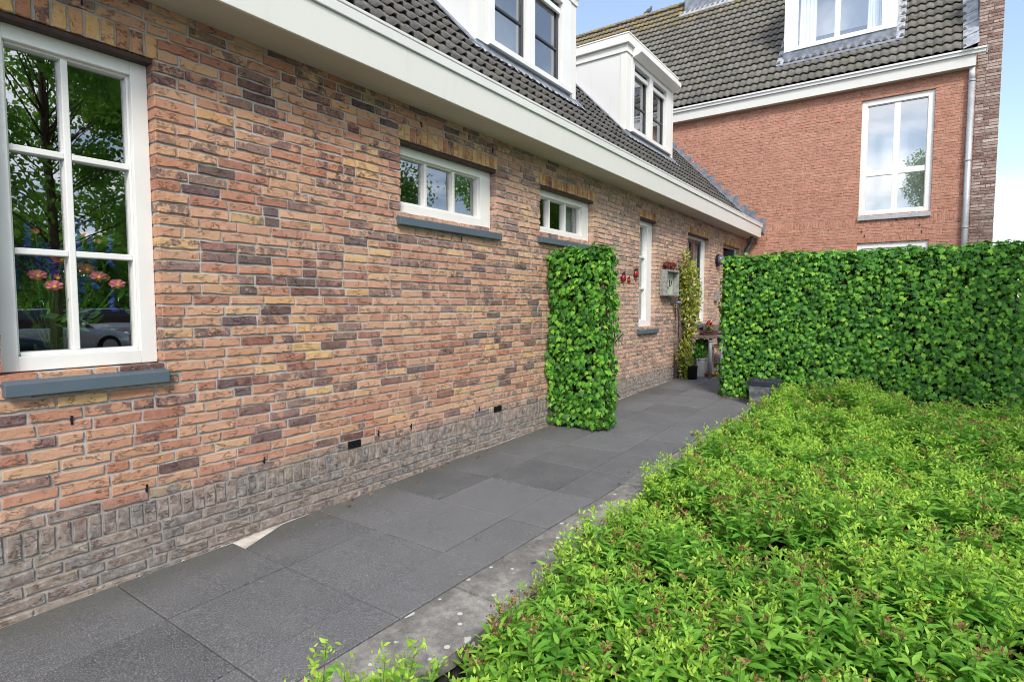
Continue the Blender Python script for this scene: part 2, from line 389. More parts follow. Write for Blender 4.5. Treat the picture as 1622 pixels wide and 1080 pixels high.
def coping_material(name):
    m, nt, out = newmat(name); g = G(nt); p = co(g)
    n1 = g.noise(p, 4, 6, .7); n2 = g.noise(p, 120, 4, .8); n3 = g.noise(p, 17, 6, .75)
    col = g.ramp(n3, [(.28,(.12,.116,.108)),(.44,(.23,.22,.204)),(.57,(.31,.295,.27)),(.75,(.43,.41,.38))])
    col = g.mix(g.math('MULTIPLY', g.step(n1,.60,.38), .65), col, (.115,.11,.10))
    yv_ = g.math('ADD', sep(g,p)[1], g.math('MULTIPLY', sep(g,p)[0], .034)); wet = g.math('MULTIPLY', g.step(g.math('ADD', yv_, g.math('MULTIPLY', g.noise(p,6,5,.7), .22)), -1.46, -1.33), .32)
    col = g.mix(wet, col, (.085,.083,.075))
    col = g.mix(g.math('MULTIPLY', g.step(n2,.55,.70), .5), col, (.55,.53,.50))
    col = g.mix(g.math('MULTIPLY', g.step(n2,.42,.30), .4), col, (.09,.085,.08))
    for sc, lo, c, amt in ((7.5,.80,(.72,.71,.68),.9), (19,.74,(.66,.65,.62),.75), (13,.90,(.05,.048,.045),.75)):
        v = g.n('TexVoronoi'); g.set(v,'Vector',mapping(g,p,(1,1,1),(0,0,0),(sc,sc*.7,0))); v.inputs['Scale'].default_value = sc
        sel = sep(g, v.outputs['Color'])[0]
        mk = g.math('MULTIPLY', g.step(g.math('ADD', v.outputs['Distance'], g.math('MULTIPLY', g.math('SUBTRACT',n3,.5), .5)), .26, .20), g.step(sel, lo, lo+.02))
        col = g.mix(g.math('MULTIPLY', mk, amt), col, c)
    g.bsdf(out, col, .92, .12, g.bump(g.math('ADD', n2, n3), .6, .004)); return m
M['coping'] = coping_material('lichen_concrete')
M['plinthstone'] = simple('sooty_concrete_block', (.055,.05,.048), .95, .1, .6, 18, .9, 40)

# ------------------------------------------------------------------ camera (solved from the photograph's vanishing points)
f_px, yaw, pit = 899.64, R(35.36), R(3.538)
CAMP = Vector((0,-3.36,0))
fwd = Vector((math.cos(yaw)*math.cos(pit), math.sin(yaw)*math.cos(pit), -math.sin(pit)))
rgt = Vector((math.sin(yaw), -math.cos(yaw), 0)); upv = rgt.cross(fwd)
cam = bpy.data.cameras.new('camera'); cam.sensor_width = 36; cam.lens = f_px*36/1622; cam.clip_start = .05; cam.clip_end = 2000
co_ = bpy.data.objects.new('camera', cam); COL.objects.link(co_)
mw = Matrix((rgt, upv, -fwd)).transposed().to_4x4(); mw.translation = CAMP; co_.matrix_world = mw; S.camera = co_

def path_z(x): return -1.4712 + .0235*x

# ------------------------------------------------------------------ brick laying
class Wall:
    """lays single bricks into one mesh; mp(u,d,z) -> world, d = depth into the wall"""
    def __init__(s, mp, detail=True): s.mb = MB(); s.mp = mp; s.detail = detail
    def brick(s, u0, u1, z0, z1, depth=.1, proud=0):
        j = .0030 if s.detail else .002
        nu = max(2, int(round((u1-u0)/.042))) if s.detail else 1; nz = max(1, int(round((z1-z0)/.042))) if s.detail else 1
        ring = [(u0+(u1-u0)*i/nu, z0) for i in range(nu)] + [(u1, z0+(z1-z0)*i/nz) for i in range(nz)] + \
               [(u1-(u1-u0)*i/nu, z1) for i in range(nu)] + [(u0, z1-(z1-z0)*i/nz) for i in range(nz)]
        n = len(ring); b = .0035; cu, cz = (u0+u1)/2, (z0+z1)/2; pr = random.uniform(-.0022,.0022) - proud
        tu, tz = random.uniform(-.002,.002), random.uniform(-.002,.002)
        v = []; rr = []
        for u, z in ring:
            a = random.uniform(-j,j); c = random.uniform(-j,j); rr.append((u+a, z+c))
        for u, z in rr: v.append(s.mp(u, depth, z))
        for u, z in rr: v.append(s.mp(u, .004+pr, z))
        hu, hz = (u1-u0)/2, (z1-z0)/2
        for u, z in rr:
            uu = u - b*np.sign(u-cu)*(1 if abs(abs(u-cu)-hu)<.006 else 0); zz = z - b*np.sign(z-cz)*(1 if abs(abs(z-cz)-hz)<.006 else 0)
            v.append(s.mp(uu, pr+tu*(u-cu)/hu+tz*(z-cz)/hz+random.uniform(0,j), zz))
        f = [(i,(i+1)%n,n+(i+1)%n,n+i) for i in range(n)] + [(n+i,n+(i+1)%n,2*n+(i+1)%n,2*n+i) for i in range(n)] + [tuple(range(2*n,3*n))]
        s.mb.add(v, f)
    def course(s, u0, u1, z0, z1, holes, L=.208, H=.098, jt=.014, ph=.24):
        zc = (z0+z1)/2
        segs = [(u0,u1)]
        for h in holes:
            if h[2] < zc < h[3]:
                ns = []
                for a, b in segs:
                    if h[1] <= a or h[0] >= b: ns.append((a,b)); continue
                    if h[0]-a > .02: ns.append((a,h[0]))
                    if b-h[1] > .02: ns.append((h[1],b))
                segs = ns
        for a, b in segs:
            ls = [random.choice((L, H, L*.75, L*.55))]; t = ls[0]
            run = 0
            while t < b-a:
                w = H if (random.random() < ph and run > 0) else L
                run = 0 if w == H else run+1
                w += random.uniform(-.004,.004); ls.append(w); t += w+jt
            tot = sum(ls)+jt*(len(ls)-1); over = tot-(b-a)
            if ls[-1]-over > .06: ls[-1] -= over
            else:
                ls.pop()
                if not ls: ls = [b-a]
                else:
                    e = ((b-a)-sum(ls)-jt*(len(ls)-1))/len(ls); ls = [w+e for w in ls]
            x = a
            for w in ls: s.brick(x, x+w, z0+.007+random.uniform(-.0015,.0015), z1-.007+random.uniform(-.0015,.0015)); x += w+jt
    def rowlock(s, u0, u1, z0, z1, pitch=.0645):
        n = max(1, round((u1-u0)/pitch)); p = (u1-u0)/n
        for i in range(n): s.brick(u0+i*p+.006, u0+(i+1)*p-.006, z0+.006, z1-.006)

def core_with_holes(mb, mp_box, u0, u1, z0, z1, holes, e=.006):
    us = sorted({u0,u1,*[min(max(h[0]-e,u0),u1) for h in holes],*[min(max(h[1]+e,u0),u1) for h in holes]})
    for a, b in zip(us, us[1:]):
        if b-a < 1e-6: continue
        c = (a+b)/2; zs = [(z0,z1)]
        for h in holes:
            if h[0]-e < c < h[1]+e:
                ns = []
                for p, q in zs:
                    if h[3]+e <= p or h[2]-e >= q: ns.append((p,q)); continue
                    if h[2]-e > p: ns.append((p,h[2]-e))
                    if h[3]+e < q: ns.append((h[3]+e,q))
                zs = ns
        for p, q in zs: mp_box(mb, a, b, p, q)

# ------------------------------------------------------------------ window builder
def window(mp, parent, u0, u1, z0, z1, d=.08, w=(.08,.08,.09,.07), vbars=(), hbars=(), bw=.03, glass='glass', frame='frame', name='window', sash=None, back=None, vb_z=None):
    """frame (part) with glazing bars, pane and lintel; mp(u,d,z)->world.  w = left,right,top,bottom"""
    def bx(mb, a, b, c, e, p, q):
        P = [mp(a,c,p),mp(b,c,p),mp(b,e,p),mp(a,e,p),mp(a,c,q),mp(b,c,q),mp(b,e,q),mp(a,e,q)]
        mb.add(P, [(0,3,2,1),(4,5,6,7),(0,1,5,4),(1,2,6,5),(2,3,7,6),(3,0,4,7)])
    m = MB(); il, ir, it, ib = u0+w[0], u1-w[1], z1-w[2], z0+w[3]
    bx(m, u0, il, d, d+.09, z0, z1); bx(m, ir, u1, d, d+.09, z0, z1)
    bx(m, il, ir, d, d+.09, it, z1); bx(m, il, ir, d, d+.09, z0, ib)
    # stepped glazing bead
    s = .012; dd = d+.028
    bx(m, il, il+s, dd, d+.08, ib, it); bx(m, ir-s, ir, dd, d+.08, ib, it)
    bx(m, il+s, ir-s, dd, d+.08, it-s, it); bx(m, il+s, ir-s, dd-.012, d+.08, ib, ib+s*1.6)
    fr = m.build(name, M[frame], parent, .003)
    a, b, c, e = il+s, ir-s, ib+s*1.6, it-s
    if sash:
        sw = sash
        for (p, q) in ((a,(a+b)/2-.004),((a+b)/2+.004,b)):
            m2 = MB()
            bx(m2, p, p+sw, d+.04, d+.085, c, e); bx(m2, q-sw, q, d+.04, d+.085, c, e)
            bx(m2, p+sw, q-sw, d+.04, d+.085, e-sw, e); bx(m2, p+sw, q-sw, d+.04, d+.085, c, c+sw)
            for zb in hbars: bx(m2, p+sw, q-sw, d+.045, d+.08, zb-.018, zb+.018)
            m2.build('sash', M['dark'], fr, .002)
    else:
        m2 = MB()
        zz = sorted(hbars); lv = [c]+[k for h in zz for k in (h-bw/2,h+bw/2)]+[e]
        for v in vbars: bx(m2, v-bw/2, v+bw/2, d+.022, d+.083, c, e)
        ub = [a]+[k for v in sorted(vbars) for k in (v-bw/2,v+bw/2)]+[b]
        for h in zz:
            for i in range(0,len(ub),2): bx(m2, ub[i], ub[i+1], d+.025, d+.08, h-bw/2, h+bw/2)
        if vbars or zz: split_build(m2, 'glazing_bar', M[frame], fr, .004)
    g = MB(); P0 = d+.062; P1 = d+.068
    P = [mp(a,P0,c),mp(b,P0,c),mp(b,P1,c),mp(a,P1,c),mp(a,P0,e),mp(b,P0,e),mp(b,P1,e),mp(a,P1,e)]
    g.add(P, [(0,1,5,4)], 0); g.add(P, [(0,3,2,1),(4,5,6,7),(1,2,6,5),(2,3,7,6),(3,0,4,7)], 1)
    g.build('pane', [M[glass], M['clear']], fr)
    return fr, bx
def sill(bx, parent, u0, u1, z0, z1, proj=.045, mat='sill'):
    pass

# ================================================================== NEAR HOUSE
HX0, HX1 = -2.5, 14.5
house = thing('brick_house', 'long low house of mixed orange and purple brick with white eaves and two dormers', 'house', (6,.14,-1.33))
mp1 = lambda u, d, z: (u, d, z)
def mpb1(mb, a, b, p, q): mb.box(a, b, .0105, .28, p, q)
WIN = [(.75,1.43,-.31,1.31),(3.213,4.475,.745,1.31),(5.267,6.525,.79,1.31),(8.0,8.668,-.317,1.31),(10.169,11.43,-.31,1.31),(12.456,13.83,-1.20,1.31)]
cm = MB(); core_with_holes(cm, mpb1, HX0, HX1, -2.0, 1.9, WIN)
wall_core = cm.build('mortar_wall', M['mortar1'], house)
W = Wall(mp1); PZ = .06224
zt = -1.055
VENTS = [(2.66,2.78,-1.055,-.994),(4.43,4.56,-1.055,-.994)]
for k in range(38): W.course(HX0, HX1, zt+k*PZ, zt+(k+1)*PZ, WIN+VENTS)
W.rowlock(HX0, 12.456, zt-.127, zt, .0645)
W.rowlock(13.83, HX1, zt-.127, zt, .0645)
for k in range(6): W.course(HX0, HX1, zt-.127-(k+1)*PZ, zt-.127-k*PZ, WIN)
for k in range(2): W.course(HX0, HX1, 1.31+k*PZ, 1.31+(k+1)*PZ, [(h[0]-.02,h[1]+.03,1.3,1.5) for h in WIN])
for k in range(3): W.course(HX0, HX1, 1.31+(2+k)*PZ, 1.31+(3+k)*PZ, [])
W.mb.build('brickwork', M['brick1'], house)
for h in WIN:
    WL = Wall(mp1); WL.rowlock(h[0]-.02, h[1]+.03, 1.31, 1.31+2*PZ); WL.mb.build('lintel_course', M['lintelbrick'], house)

# air bricks and weep slots
for a, b, c, e in VENTS:
    m = MB(); m.box(a+.003, b-.003, .002, .05, c+.003, e-.003)
    for k in range(5): m.box(a+.006, b-.006, -.004, .002, c+.009+k*.0095, c+.0125+k*.0095)
    m.build('air_vent', M['black'], house)
m = MB()
for x, z in ((1.0,-.56),(1.32,-.985),(2.0,-.985),(3.95,.60),(1.12,1.48),(3.45,1.48),(4.42,1.48),(3.3,-.99),(4.2,-.985),(6.4,1.48),(2.95,-.985)):
    m.box(x-.005, x+.005, -.0015, .012, z-.022, z+.022)
split_build(m, 'weep_slot', M['black'], house)

W1 = [dict(w=(.08,.08,.09,.07), vbars=(1.067,), hbars=(.74,.26)),
      dict(w=(.057,.155,.09,.085), vbars=(3.60,3.962), hbars=()),
      dict(w=(.05,.165,.09,.08), vbars=(5.618,5.981), hbars=()),
      dict(w=(.09,.20,.09,.09), vbars=(), hbars=(.748,.27)),
      dict(w=(.10,.13,.05,.06), hbars=(.72,), sash=.06)]
sl = [(.745,1.438,-.31),(3.165,4.51,.745),(5.22,6.56,.79),(7.95,8.70,-.317),(10.12,11.47,-.31)]
for h, kw, (a, b, zs) in zip(WIN, W1, sl):
    fr, bx = window(mp1, house, *h, **kw)
    s = MB(); e = .0015
    s.prism_x([(-.045,zs-.105),(-.045,zs-.045),(.079,zs-.012),(.079,zs-.105)], a, b)
    s.build('window_sill', M['sill'], fr, .004)
    l = MB(); l.box(h[0]-.005, h[1]+.005, .012, .10, 1.288, 1.3085); l.build('lintel', M['steel'], fr)
# dark lintel above the door, door frame and the door leaf standing ajar
m = MB(); h = WIN[5]
m.box(h[0], h[0]+.07, .09, .19, -1.2, 1.30); m.box(13.77, 13.83, .09, .19, -1.2, 1.30); m.box(h[0]+.07, 13.77, .10, .19, 1.288, 1.305)
dfr = m.build('door_frame', M['frame'], house, .003)
m = MB(); ang = R(52); hx, hy = 13.76, .11
def dl(t, d, z): return (hx - t*math.cos(ang) + d*math.sin(ang), hy + t*math.sin(ang) + d*math.cos(ang), z)
def dbox(mb, a, b, c, e, p, q, mi=0):
    P = [dl(a,c,p),dl(b,c,p),dl(b,e,p),dl(a,e,p),dl(a,c,q),dl(b,c,q),dl(b,e,q),dl(a,e,q)]
    mb.add(P, [(0,3,2,1),(4,5,6,7),(0,1,5,4),(1,2,6,5),(2,3,7,6),(3,0,4,7)], mi)
dbox(m, 0,.13,0,.05,-1.14,1.28); dbox(m, .75,.88,0,.05,-1.14,1.28); dbox(m, .13,.75,0,.05,1.10,1.28); dbox(m, .13,.75,0,.05,-1.14,-.9); dbox(m,.13,.75,0,.05,-.1,.02)
door = m.build('door', M['dark'], house, .003)
m = MB(); dbox(m,.13,.75,.02,.03,-.9,-.1); dbox(m,.13,.75,.02,.03,.02,1.10); split_build(m, 'pane', M['glass'], door)
m = MB(); dbox(m,.80,.83,-.05,.0,-.2,-.17); dbox(m,.70,.83,-.065,-.045,-.2,-.17); m.build('handle', M['zinc'], door, .004)

# eaves box: soffit board, fascia and gutter lip
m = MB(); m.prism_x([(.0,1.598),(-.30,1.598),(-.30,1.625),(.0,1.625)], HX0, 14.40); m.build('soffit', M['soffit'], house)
m = MB(); m.prism_x([(-.3005,1.598),(-.322,1.598),(-.340,1.815),(-.338,1.826),(-.3005,1.826)], HX0, 14.40)
fas = m.build('fascia', M['paint'], house, .003)
m = MB(); m.prism_x([(-.28,1.829),(-.357,1.829),(-.362,1.888),(-.356,1.892),(-.366,1.896),(-.368,1.914),(-.352,1.914),(-.346,1.895),(-.335,1.85),(-.20,1.85),(-.19,1.80),(-.28,1.80)], HX0, 14.405)
m.build('gutter', M['frame'], house, .002)

# tiled roof
def tiles(U, Sd, N, org, length, rows, gauge, pitch, kind, name, mat, parent, skip=None):
    nu = 10 if kind == 'roll' else 8
    if kind == 'roll':
        us = np.array([0,.10,.36,.47,.54,.62,.72,.80,.86,1.0]); hp = np.array([0,0,.0,.30,.8,1,1,.75,.20,0])*.036; tp = hp*.35
        lift, th = .017, .012
    else:
        us = np.linspace(0,1,nu); hp = (.5-.5*np.cos(2*np.pi*(us**.8)))*.032; tp = hp*.92; lift, th = .046, .022
    ncol = int(length/pitch)
    V = []; n4 = 4*len(us)
    i = np.arange(len(us)-1)
    for r in range(rows):
        for c in range(ncol):
            uc = c*pitch
            if skip and skip(uc+pitch/2, (r+.5)*gauge): continue
            s0 = r*gauge + random.uniform(-.003,.003); s1 = (r+1)*gauge+.05; dz = random.uniform(-.0025,.0025)
            uu = uc + us*pitch
            top = np.stack([uu, np.full_like(uu, s1), tp-.006+dz], 1); bot = np.stack([uu, np.full_like(uu, s0), hp+lift+dz], 1)
            fr = np.stack([uu, np.full_like(uu, s0+.002), hp+lift-th+dz], 1); und = np.stack([uu, np.full_like(uu, s0+.16), (tp+hp)/2+lift*.45-th+dz-.004], 1)
            V.append(np.concatenate([top,bot,fr,und]))
    N_ = len(V); V = np.concatenate(V)
    P = np.array(org)[None,:] + V[:,0:1]*np.array(U)[None] + V[:,1:2]*np.array(Sd)[None] + V[:,2:3]*np.array(N)[None]
    L = len(us); q = [(a*L+k, (a+1)*L+k, (a+1)*L+k+1, a*L+k+1) for a in range(3) for k in range(L-1)]
    return bulk(name, P, tile_faces([q], N_, 4*L), M[mat], parent)
s1 = 1.0336; z01 = 2.0967; a1 = math.atan(s1); ca, sa = math.cos(a1), math.sin(a1)
ey = -.235; org1 = (HX0, ey, z01+s1*ey - .045*ca)
def skip1(u, s):
    x = HX0+u; y = ey+s*ca
    return y > 1.0 and (5.40 < x < 7.45 or 9.51 < x < 11.56) and y < 2.5
tiles((1,0,0), (0,ca,sa), (0,-sa,ca), org1, HX1-HX0-.02, 21, .288, .155, 'roll', 'roof', 'tile1', house, skip1)
m = MB()
yr = 4.1; zr = z01+s1*yr
m.add([(HX0,ey+.01,z01+s1*ey-.075),(HX1-.01,ey+.01,z01+s1*ey-.075),(HX1-.01,yr,zr-.09),(HX0,yr,zr-.09),(HX0,2*yr+.3,z01-.1-.3*s1),(HX1-.01,2*yr+.3,z01-.1-.3*s1)], [(0,1,2,3),(3,2,5,4)])
m.add([(HX0,.02,1.88),(HX0,yr,zr-.1),(HX0,2*yr,1.88)], [(0,1,2)])
m.build('roof_deck', M['twig'], house)
# interior: floor, back wall, ceiling and partitions
m = MB(); m.box(HX0,HX1-.02,.29,8.2,-1.35,-1.2,1); m.box(HX0,HX1-.02,8.2,8.4,-2.0,1.95); m.box(HX0,HX1-.02,.29,8.2,1.62,1.75)
for x in (HX0, 2.3, 4.9, 7.4, 9.4, 12.0): m.box(x, x+.12, .29, 8.2, -1.2, 1.62)
m.box(HX0+.12, HX1-.1, 3.6, 3.7, -1.2, 1.62)
m.build('room_interior', [M['room'], M['roomfloor']], house)
def curtain(y, x0, x1, z0, z1, n=60, amp=.018, per=.09):
    m = MB(); v = []; f = []
    for i in range(n+1):
        x = x0+(x1-x0)*i/n; d = amp*math.sin(2*math.pi*(x-x0)/per+.6*math.sin(9*x)); v += [(x,y+d,z0),(x,y+d,z1),(x,y+d+.004,z0),(x,y+d+.004,z1)]
    for i in range(n):
        a = i*4; b = a+4; f += [(a,b,b+1,a+1),(a+3,b+3,b+2,a+2)]
    m.add(v, f); return m
c = curtain(.22, 8.05, 8.64, -.30, 1.28); c.build('curtain', M['curtain'], house, smooth=True)
c = curtain(.24, 10.70, 11.4, -.30, 1.28); c.build('curtain', M['curtain'], house, smooth=True)
c = curtain(.26, 6.1, 6.5, .75, 1.3, 30); c.build('curtain', M['curtain'], house, smooth=True)

# stepped lead flashing against the town house
m = MB(); st = [(-.39,2.056),(-.175,2.253),(-.001,2.404),(.222,2.652),(.446,2.813),(.63,3.002),(.801,3.207),(.989,3.386),(1.195,3.57),(1.389,3.777),(1.569,3.969),(1.768,4.159),(1.97,4.36),(2.16,4.56)]
for (y, z), (y2, z2) in zip(st, st[1:]):
    d = random.uniform(0,.006)
    m.prism_x([(y2+.02, z01+s1*y2-.02),(y, z01+s1*y-.02),(y-.012, z),(y2+.02, z+.006)], 14.470-d, 14.4855-d)
m.prism_x([(-.25,z01-.25*s1+.05),(-.25,z01-.25*s1+.02),(2.2,z01+2.2*s1+.02),(2.2,z01+2.2*s1+.05)], 14.33, 14.469)
m.build('step_flashing', M['lead'], house, .004)

# dormers
def dormer(x0, shutter):
    x1 = x0+2.313; gl, gm0, gm1, gr = x0+.323, x0+1.039, x0+1.205, x0+1.921; F = .878   # F = y of the front
    zs, zg, zm, zv, zh, ze_ = 3.076, 3.144, 3.625, 4.117, 4.262, 4.374
    m = MB(); m.prism_z([(x0,F+.03),(x0+.1,F+.03),(x0+.1,2.9),(x1-.1,2.9),(x1-.1,F+.03),(x1,F+.03),(x1,3.0),(x0,3.0)], 2.80, ze_)
    d = m.build('dormer', M['panel'], house, .002)
    m = MB(); m.box(x0-.008, x0+.209, F-.015, F+.029, zs-.01, ze_); m.box(x1-.155, x1+.008, F-.015, F+.029, zs-.04, ze_)
    m.box(x0-.008,x0+.06,F+.0295,F+.10,zs-.01,ze_); split_build(m, 'corner_board', M['paint'], d, .003)
    m = MB(); f0, f1 = x0+.211, x1-.157
    m.box(f0, gl, F-.025, F+.12, zg, ze_); m.box(gr, f1, F-.025, F+.12, zg, ze_); m.box(gm0, gm1, F-.022, F+.12, zg, zh)
    m.box(gl, gr, F-.025, F+.12, zh+.001, ze_); m.box(f0-.012, f1+.012, F-.055, F+.12, zs, zg-.001)
    m.build('window_frame', M['frame'], d, .003)
    v = MB()
    for a, b in ((gl,gm0),(gm1,gr)):
        m = MB(); g = MB()
        m.box(a,a+.053,F+.05,F+.10,zg,zh); m.box(b-.053,b,F+.05,F+.10,zg,zh)
        m.box(a+.053,b-.053,F+.05,F+.10,zg,zg+.053); m.box(a+.053,b-.053,F+.05,F+.10,zh-.07,zh); m.box(a+.053,b-.053,F+.053,F+.095,zm-.015,zm+.015)
        P = [(a+.053,F+.072,zg+.053),(b-.053,F+.072,zg+.053),(b-.053,F+.072,zh-.07),(a+.053,F+.072,zh-.07)]
        g.add(P+[(p[0],F+.078,p[2]) for p in P], [(0,1,2,3)], 0); g.add(P+[(p[0],F+.078,p[2]) for p in P], [(7,6,5,4)], 1)
        v.box(a+.03,b-.02,F+.01,F+.049,zv,zv+.068)
        m.build('sash', M['dark'], d, .002); g.build('pane', [M['glass2'],M['clear']], d)
    split_build(v, 'vent_strip', M['frame'], d, .004)
    m = MB(); m.box(x0-.03, x1+.03, F-.035, 3.2, ze_+.001, ze_+.126); m.box(x0-.083, x1+.083, F-.083, 3.2, ze_+.127, ze_+.268); m.box(x0-.093, x1+.093, F-.093, 3.2, ze_+.269, ze_+.292)
    m.build('dormer_roof', M['paint'], d, .003)
    zz = lambda y: z01+s1*y
    m = MB(); m.box(x0-.005, x1+.005, F-.005, F+.028, zz(F)-.05, zs-.011)
    m.prism_x([(F-.09,zz(F-.09)+.012),(F-.09,zz(F-.09)+.026),(F-.0055,zz(F)+.035),(F-.0055,zz(F)-.02)], x0-.14, x1+.14)
    m.build('lead_apron', M['lead'], d)
    for xx in (x0-.13, x1+.002):
        m = MB(); m.prism_x([(F-.08,zz(F-.08)+.026),(2.9,zz(2.9)+.026),(2.9,zz(2.9)+.045),(F-.08,zz(F-.08)+.045)], xx, xx+.128); m.build('lead_soaker', M['lead'], d)
    m = MB(); n = 60; v = []; f = []
    for i in range(n+1):
        x = x0-.17+2.65*i/n; e = .018*math.sin(i*1.7)+.012*math.sin(i*4.1); y = F-.135+e
        v += [(x,y,zz(y)+.020+.014*abs(math.sin(x*20.3))),(x,F-.075,zz(F-.075)+.030)]
    for i in range(n): f.append((2*i,2*i+2,2*i+3,2*i+1))
    m.add(v, f); m.build('lead_skirt', M['leadlite'], d, smooth=True)
    m = MB(); m.box(x0+.3, x1-.3, F+.5, F+.55, 3.0, ze_); m.build('curtain', M['blind'], d)
    if shutter:
        m = MB(); m.prism_x([(F-.036,ze_-.03),(F-.14,ze_),(F-.20,ze_+.034),(F-.20,ze_+.121),(F-.036,ze_+.125)], x0+.204, x1-.06); m.build('roller_shutter_box', M['frame'], d, .006)
    return d
dormer(5.263, False); dormer(9.376, True)
# zinc downpipe with swan neck
m = MB(); m.tube([(14.05,-.20,1.60),(14.05,-.20,1.50),(14.05,-.15,1.40),(14.05,-.09,1.30),(14.05,-.075,1.2),(14.05,-.075,-1.15)], .045, 12)
m.box(13.99,14.11,-.125,-.0,.3,.33); m.build('downpipe', M['sill'], house, smooth=True)

# ================================================================== TOWN HOUSE
X2 = 14.5
town = thing('town_house', 'tall orange brick house end-on behind the ivy hedge with mossy pantiled roof', 'house', (17.5,0,-1.15))
mp2 = lambda u, d, z: (X2+d, -u, z)
H2 = [(2.268,3.533,1.925,4.365),(2.264,3.525,-.6,1.345)]
def mpb2(mb, a, b, p, q): mb.box(X2+.006, X2+.28, -b, -a, p, q)
cm = MB(); core_with_holes(cm, mpb2, -9.0, 4.162, -2.0, 5.0, H2); cm.build('mortar_wall', M['mortar2'], town)
W = Wall(mp2, False); z = -1.3; bands = [(1.345,1.345+.11),(1.72,1.72+.17)]
k = 0
def run2(z0, z1, u0, u1, holes):
    n = max(1,round((z1-z0)/.0620)); p = (z1-z0)/n
    for i in range(n): W.course(u0, u1, z0+i*p, z0+(i+1)*p, holes, .21, .10, .012, .12)
run2(-1.3, 1.345, -2.7, 4.165, H2)
W.rowlock(2.264, 3.525, 1.345, 1.46); run2(1.345, 1.46, -2.7, 2.26, []); run2(1.345,1.46,3.53,4.165,[])
run2(1.46, 1.72, -2.7, 4.165, []); W.rowlock(-2.7, 4.165, 1.72, 1.89); run2(1.89, 4.365, -2.7, 4.165, H2)
run2(4.365, 4.70, -2.7, 4.165, [])
W.mb.build('brickwork', M['brick2'], town)
fr, bx = window(mp2, town, 2.268, 3.533, 1.925, 4.365, d=.05, w=(.11,.11,.11,.10), vbars=(2.905,), hbars=(2.83,), bw=.115, glass='glass2')
m = MB(); m.box(X2-.05, X2+.05, -3.54, -2.262, 1.83, 1.918); m.build('window_sill', M['zinc'], fr, .004)
m = MB(); m.box(X2+.5, X2+.53, -3.5, -2.3, 1.95, 4.35); m.build('blind', M['blind'], fr)
fr, bx = window(mp2, town, 2.264, 3.525, -.6, 1.345, d=.05, w=(.11,.11,.11,.10), vbars=(2.905,), bw=.05, glass='glass2')
# weep slots
m = MB()
for u, z in ((2.34,1.60),(3.36,1.66),(2.40,1.50),(3.40,1.52)): m.box(X2-.003, X2+.01, -u-.008, -u+.008, z-.028, z+.028)
split_build(m, 'weep_slot', M['black'], town)
# weathered pier that runs on above the eaves as the gable chimney
m = MB(); m.box(X2+.004, X2+1.1, -4.530, -4.170, -1.4, 6.6)
m.build('mortar_pier', M['mortar3'], town)
W3 = Wall(lambda u,d,z: (X2-.004+d,-u,z), False)
n = int((6.6+1.3)/.062)
for i in range(n): W3.course(4.166, 4.534, -1.3+i*.062, -1.3+(i+1)*.062, [], .21, .10, .010, .3)
W3.mb.build('brick_pier', M['brick3'], town)
# side and back walls (plain), roof
m = MB(); m.box(X2+.29, 21.9, -4.16, -3.9, -2, 5.0); m.box(21.6,21.9,-3.9,9,-2,5.0); m.box(X2+.29,21.6,8.7,9,-2,5.0); m.box(X2+.29,21.6,-3.9,8.7,4.75,4.85); m.box(16.5,16.6,-3.9,8.7,-2,4.75)
s2 = 1.15; a2 = math.atan(s2); c2, sn2 = math.cos(a2), math.sin(a2); xr = 18.15; xe = 14.27; ze = 4.97+s2*(xe-14.3); zr2 = 4.97+s2*(xr-14.3)
m.prism_y([(X2+.29,5.0),(xr,zr2-.3),(21.6,5.0)], -4.16, -3.95)
m.build('side_wall', M['brick2'], town)
def skip2(u, s):
    y = 9.0-u; x = xe+s*c2; return -2.80 < y < -.64 and x > 15.02
yl = 9.0
tiles((0,-1,0), (c2,0,sn2), (-sn2,0,c2), (xe, yl, ze), 13.06, int((xr-xe)/c2/.305)+1, .305, .15, 'wave', 'roof', 'tile2', town, skip2)
m = MB(); m.add([(xe+.03,-4.05,ze-.06),(xe+.03,9,ze-.06),(xr,9,zr2-.06),(xr,-4.05,zr2-.06),(2*xr-xe,9,ze-.06),(2*xr-xe,-4.05,ze-.06)], [(0,1,2,3),(3,2,4,5)]); m.build('roof_deck', M['twig'], town)
m = MB()
for i in range(38):
    y = 9-.35*i; v = []; f = []
    for k in range(9):
        a = math.pi*k/8; v += [(xr+.13*math.cos(a), y, zr2-.02+.10*math.sin(a)), (xr+.118*math.cos(a), y-.39, zr2-.03+.09*math.sin(a))]
    for k in range(8): f.append((2*k,2*k+1,2*k+3,2*k+2))
    f.append(tuple(range(0,18,2))); m.add(v, f)
m.build('ridge_tile', M['tile2'], town)
# lead gully beside the pier
m = MB()
for i in range(16):
    s0 = -.06+i*.42; p0 = (xe+s0*c2, ze+s0*sn2); p1 = (xe+(s0+.46)*c2, ze+(s0+.46)*sn2); b = .012*(i%2)
    m.add([(p0[0]-.055*sn2,-3.93,p0[1]+.055*c2),(p0[0]-.13*sn2,-4.166,p0[1]+.13*c2),(p1[0]-.12*sn2,-4.166,p1[1]+.12*c2),(p1[0]-.045*sn2,-3.93,p1[1]+.045*c2)], [(0,1,2,3)])
m.build('lead_gully', M['leadlite'], town)
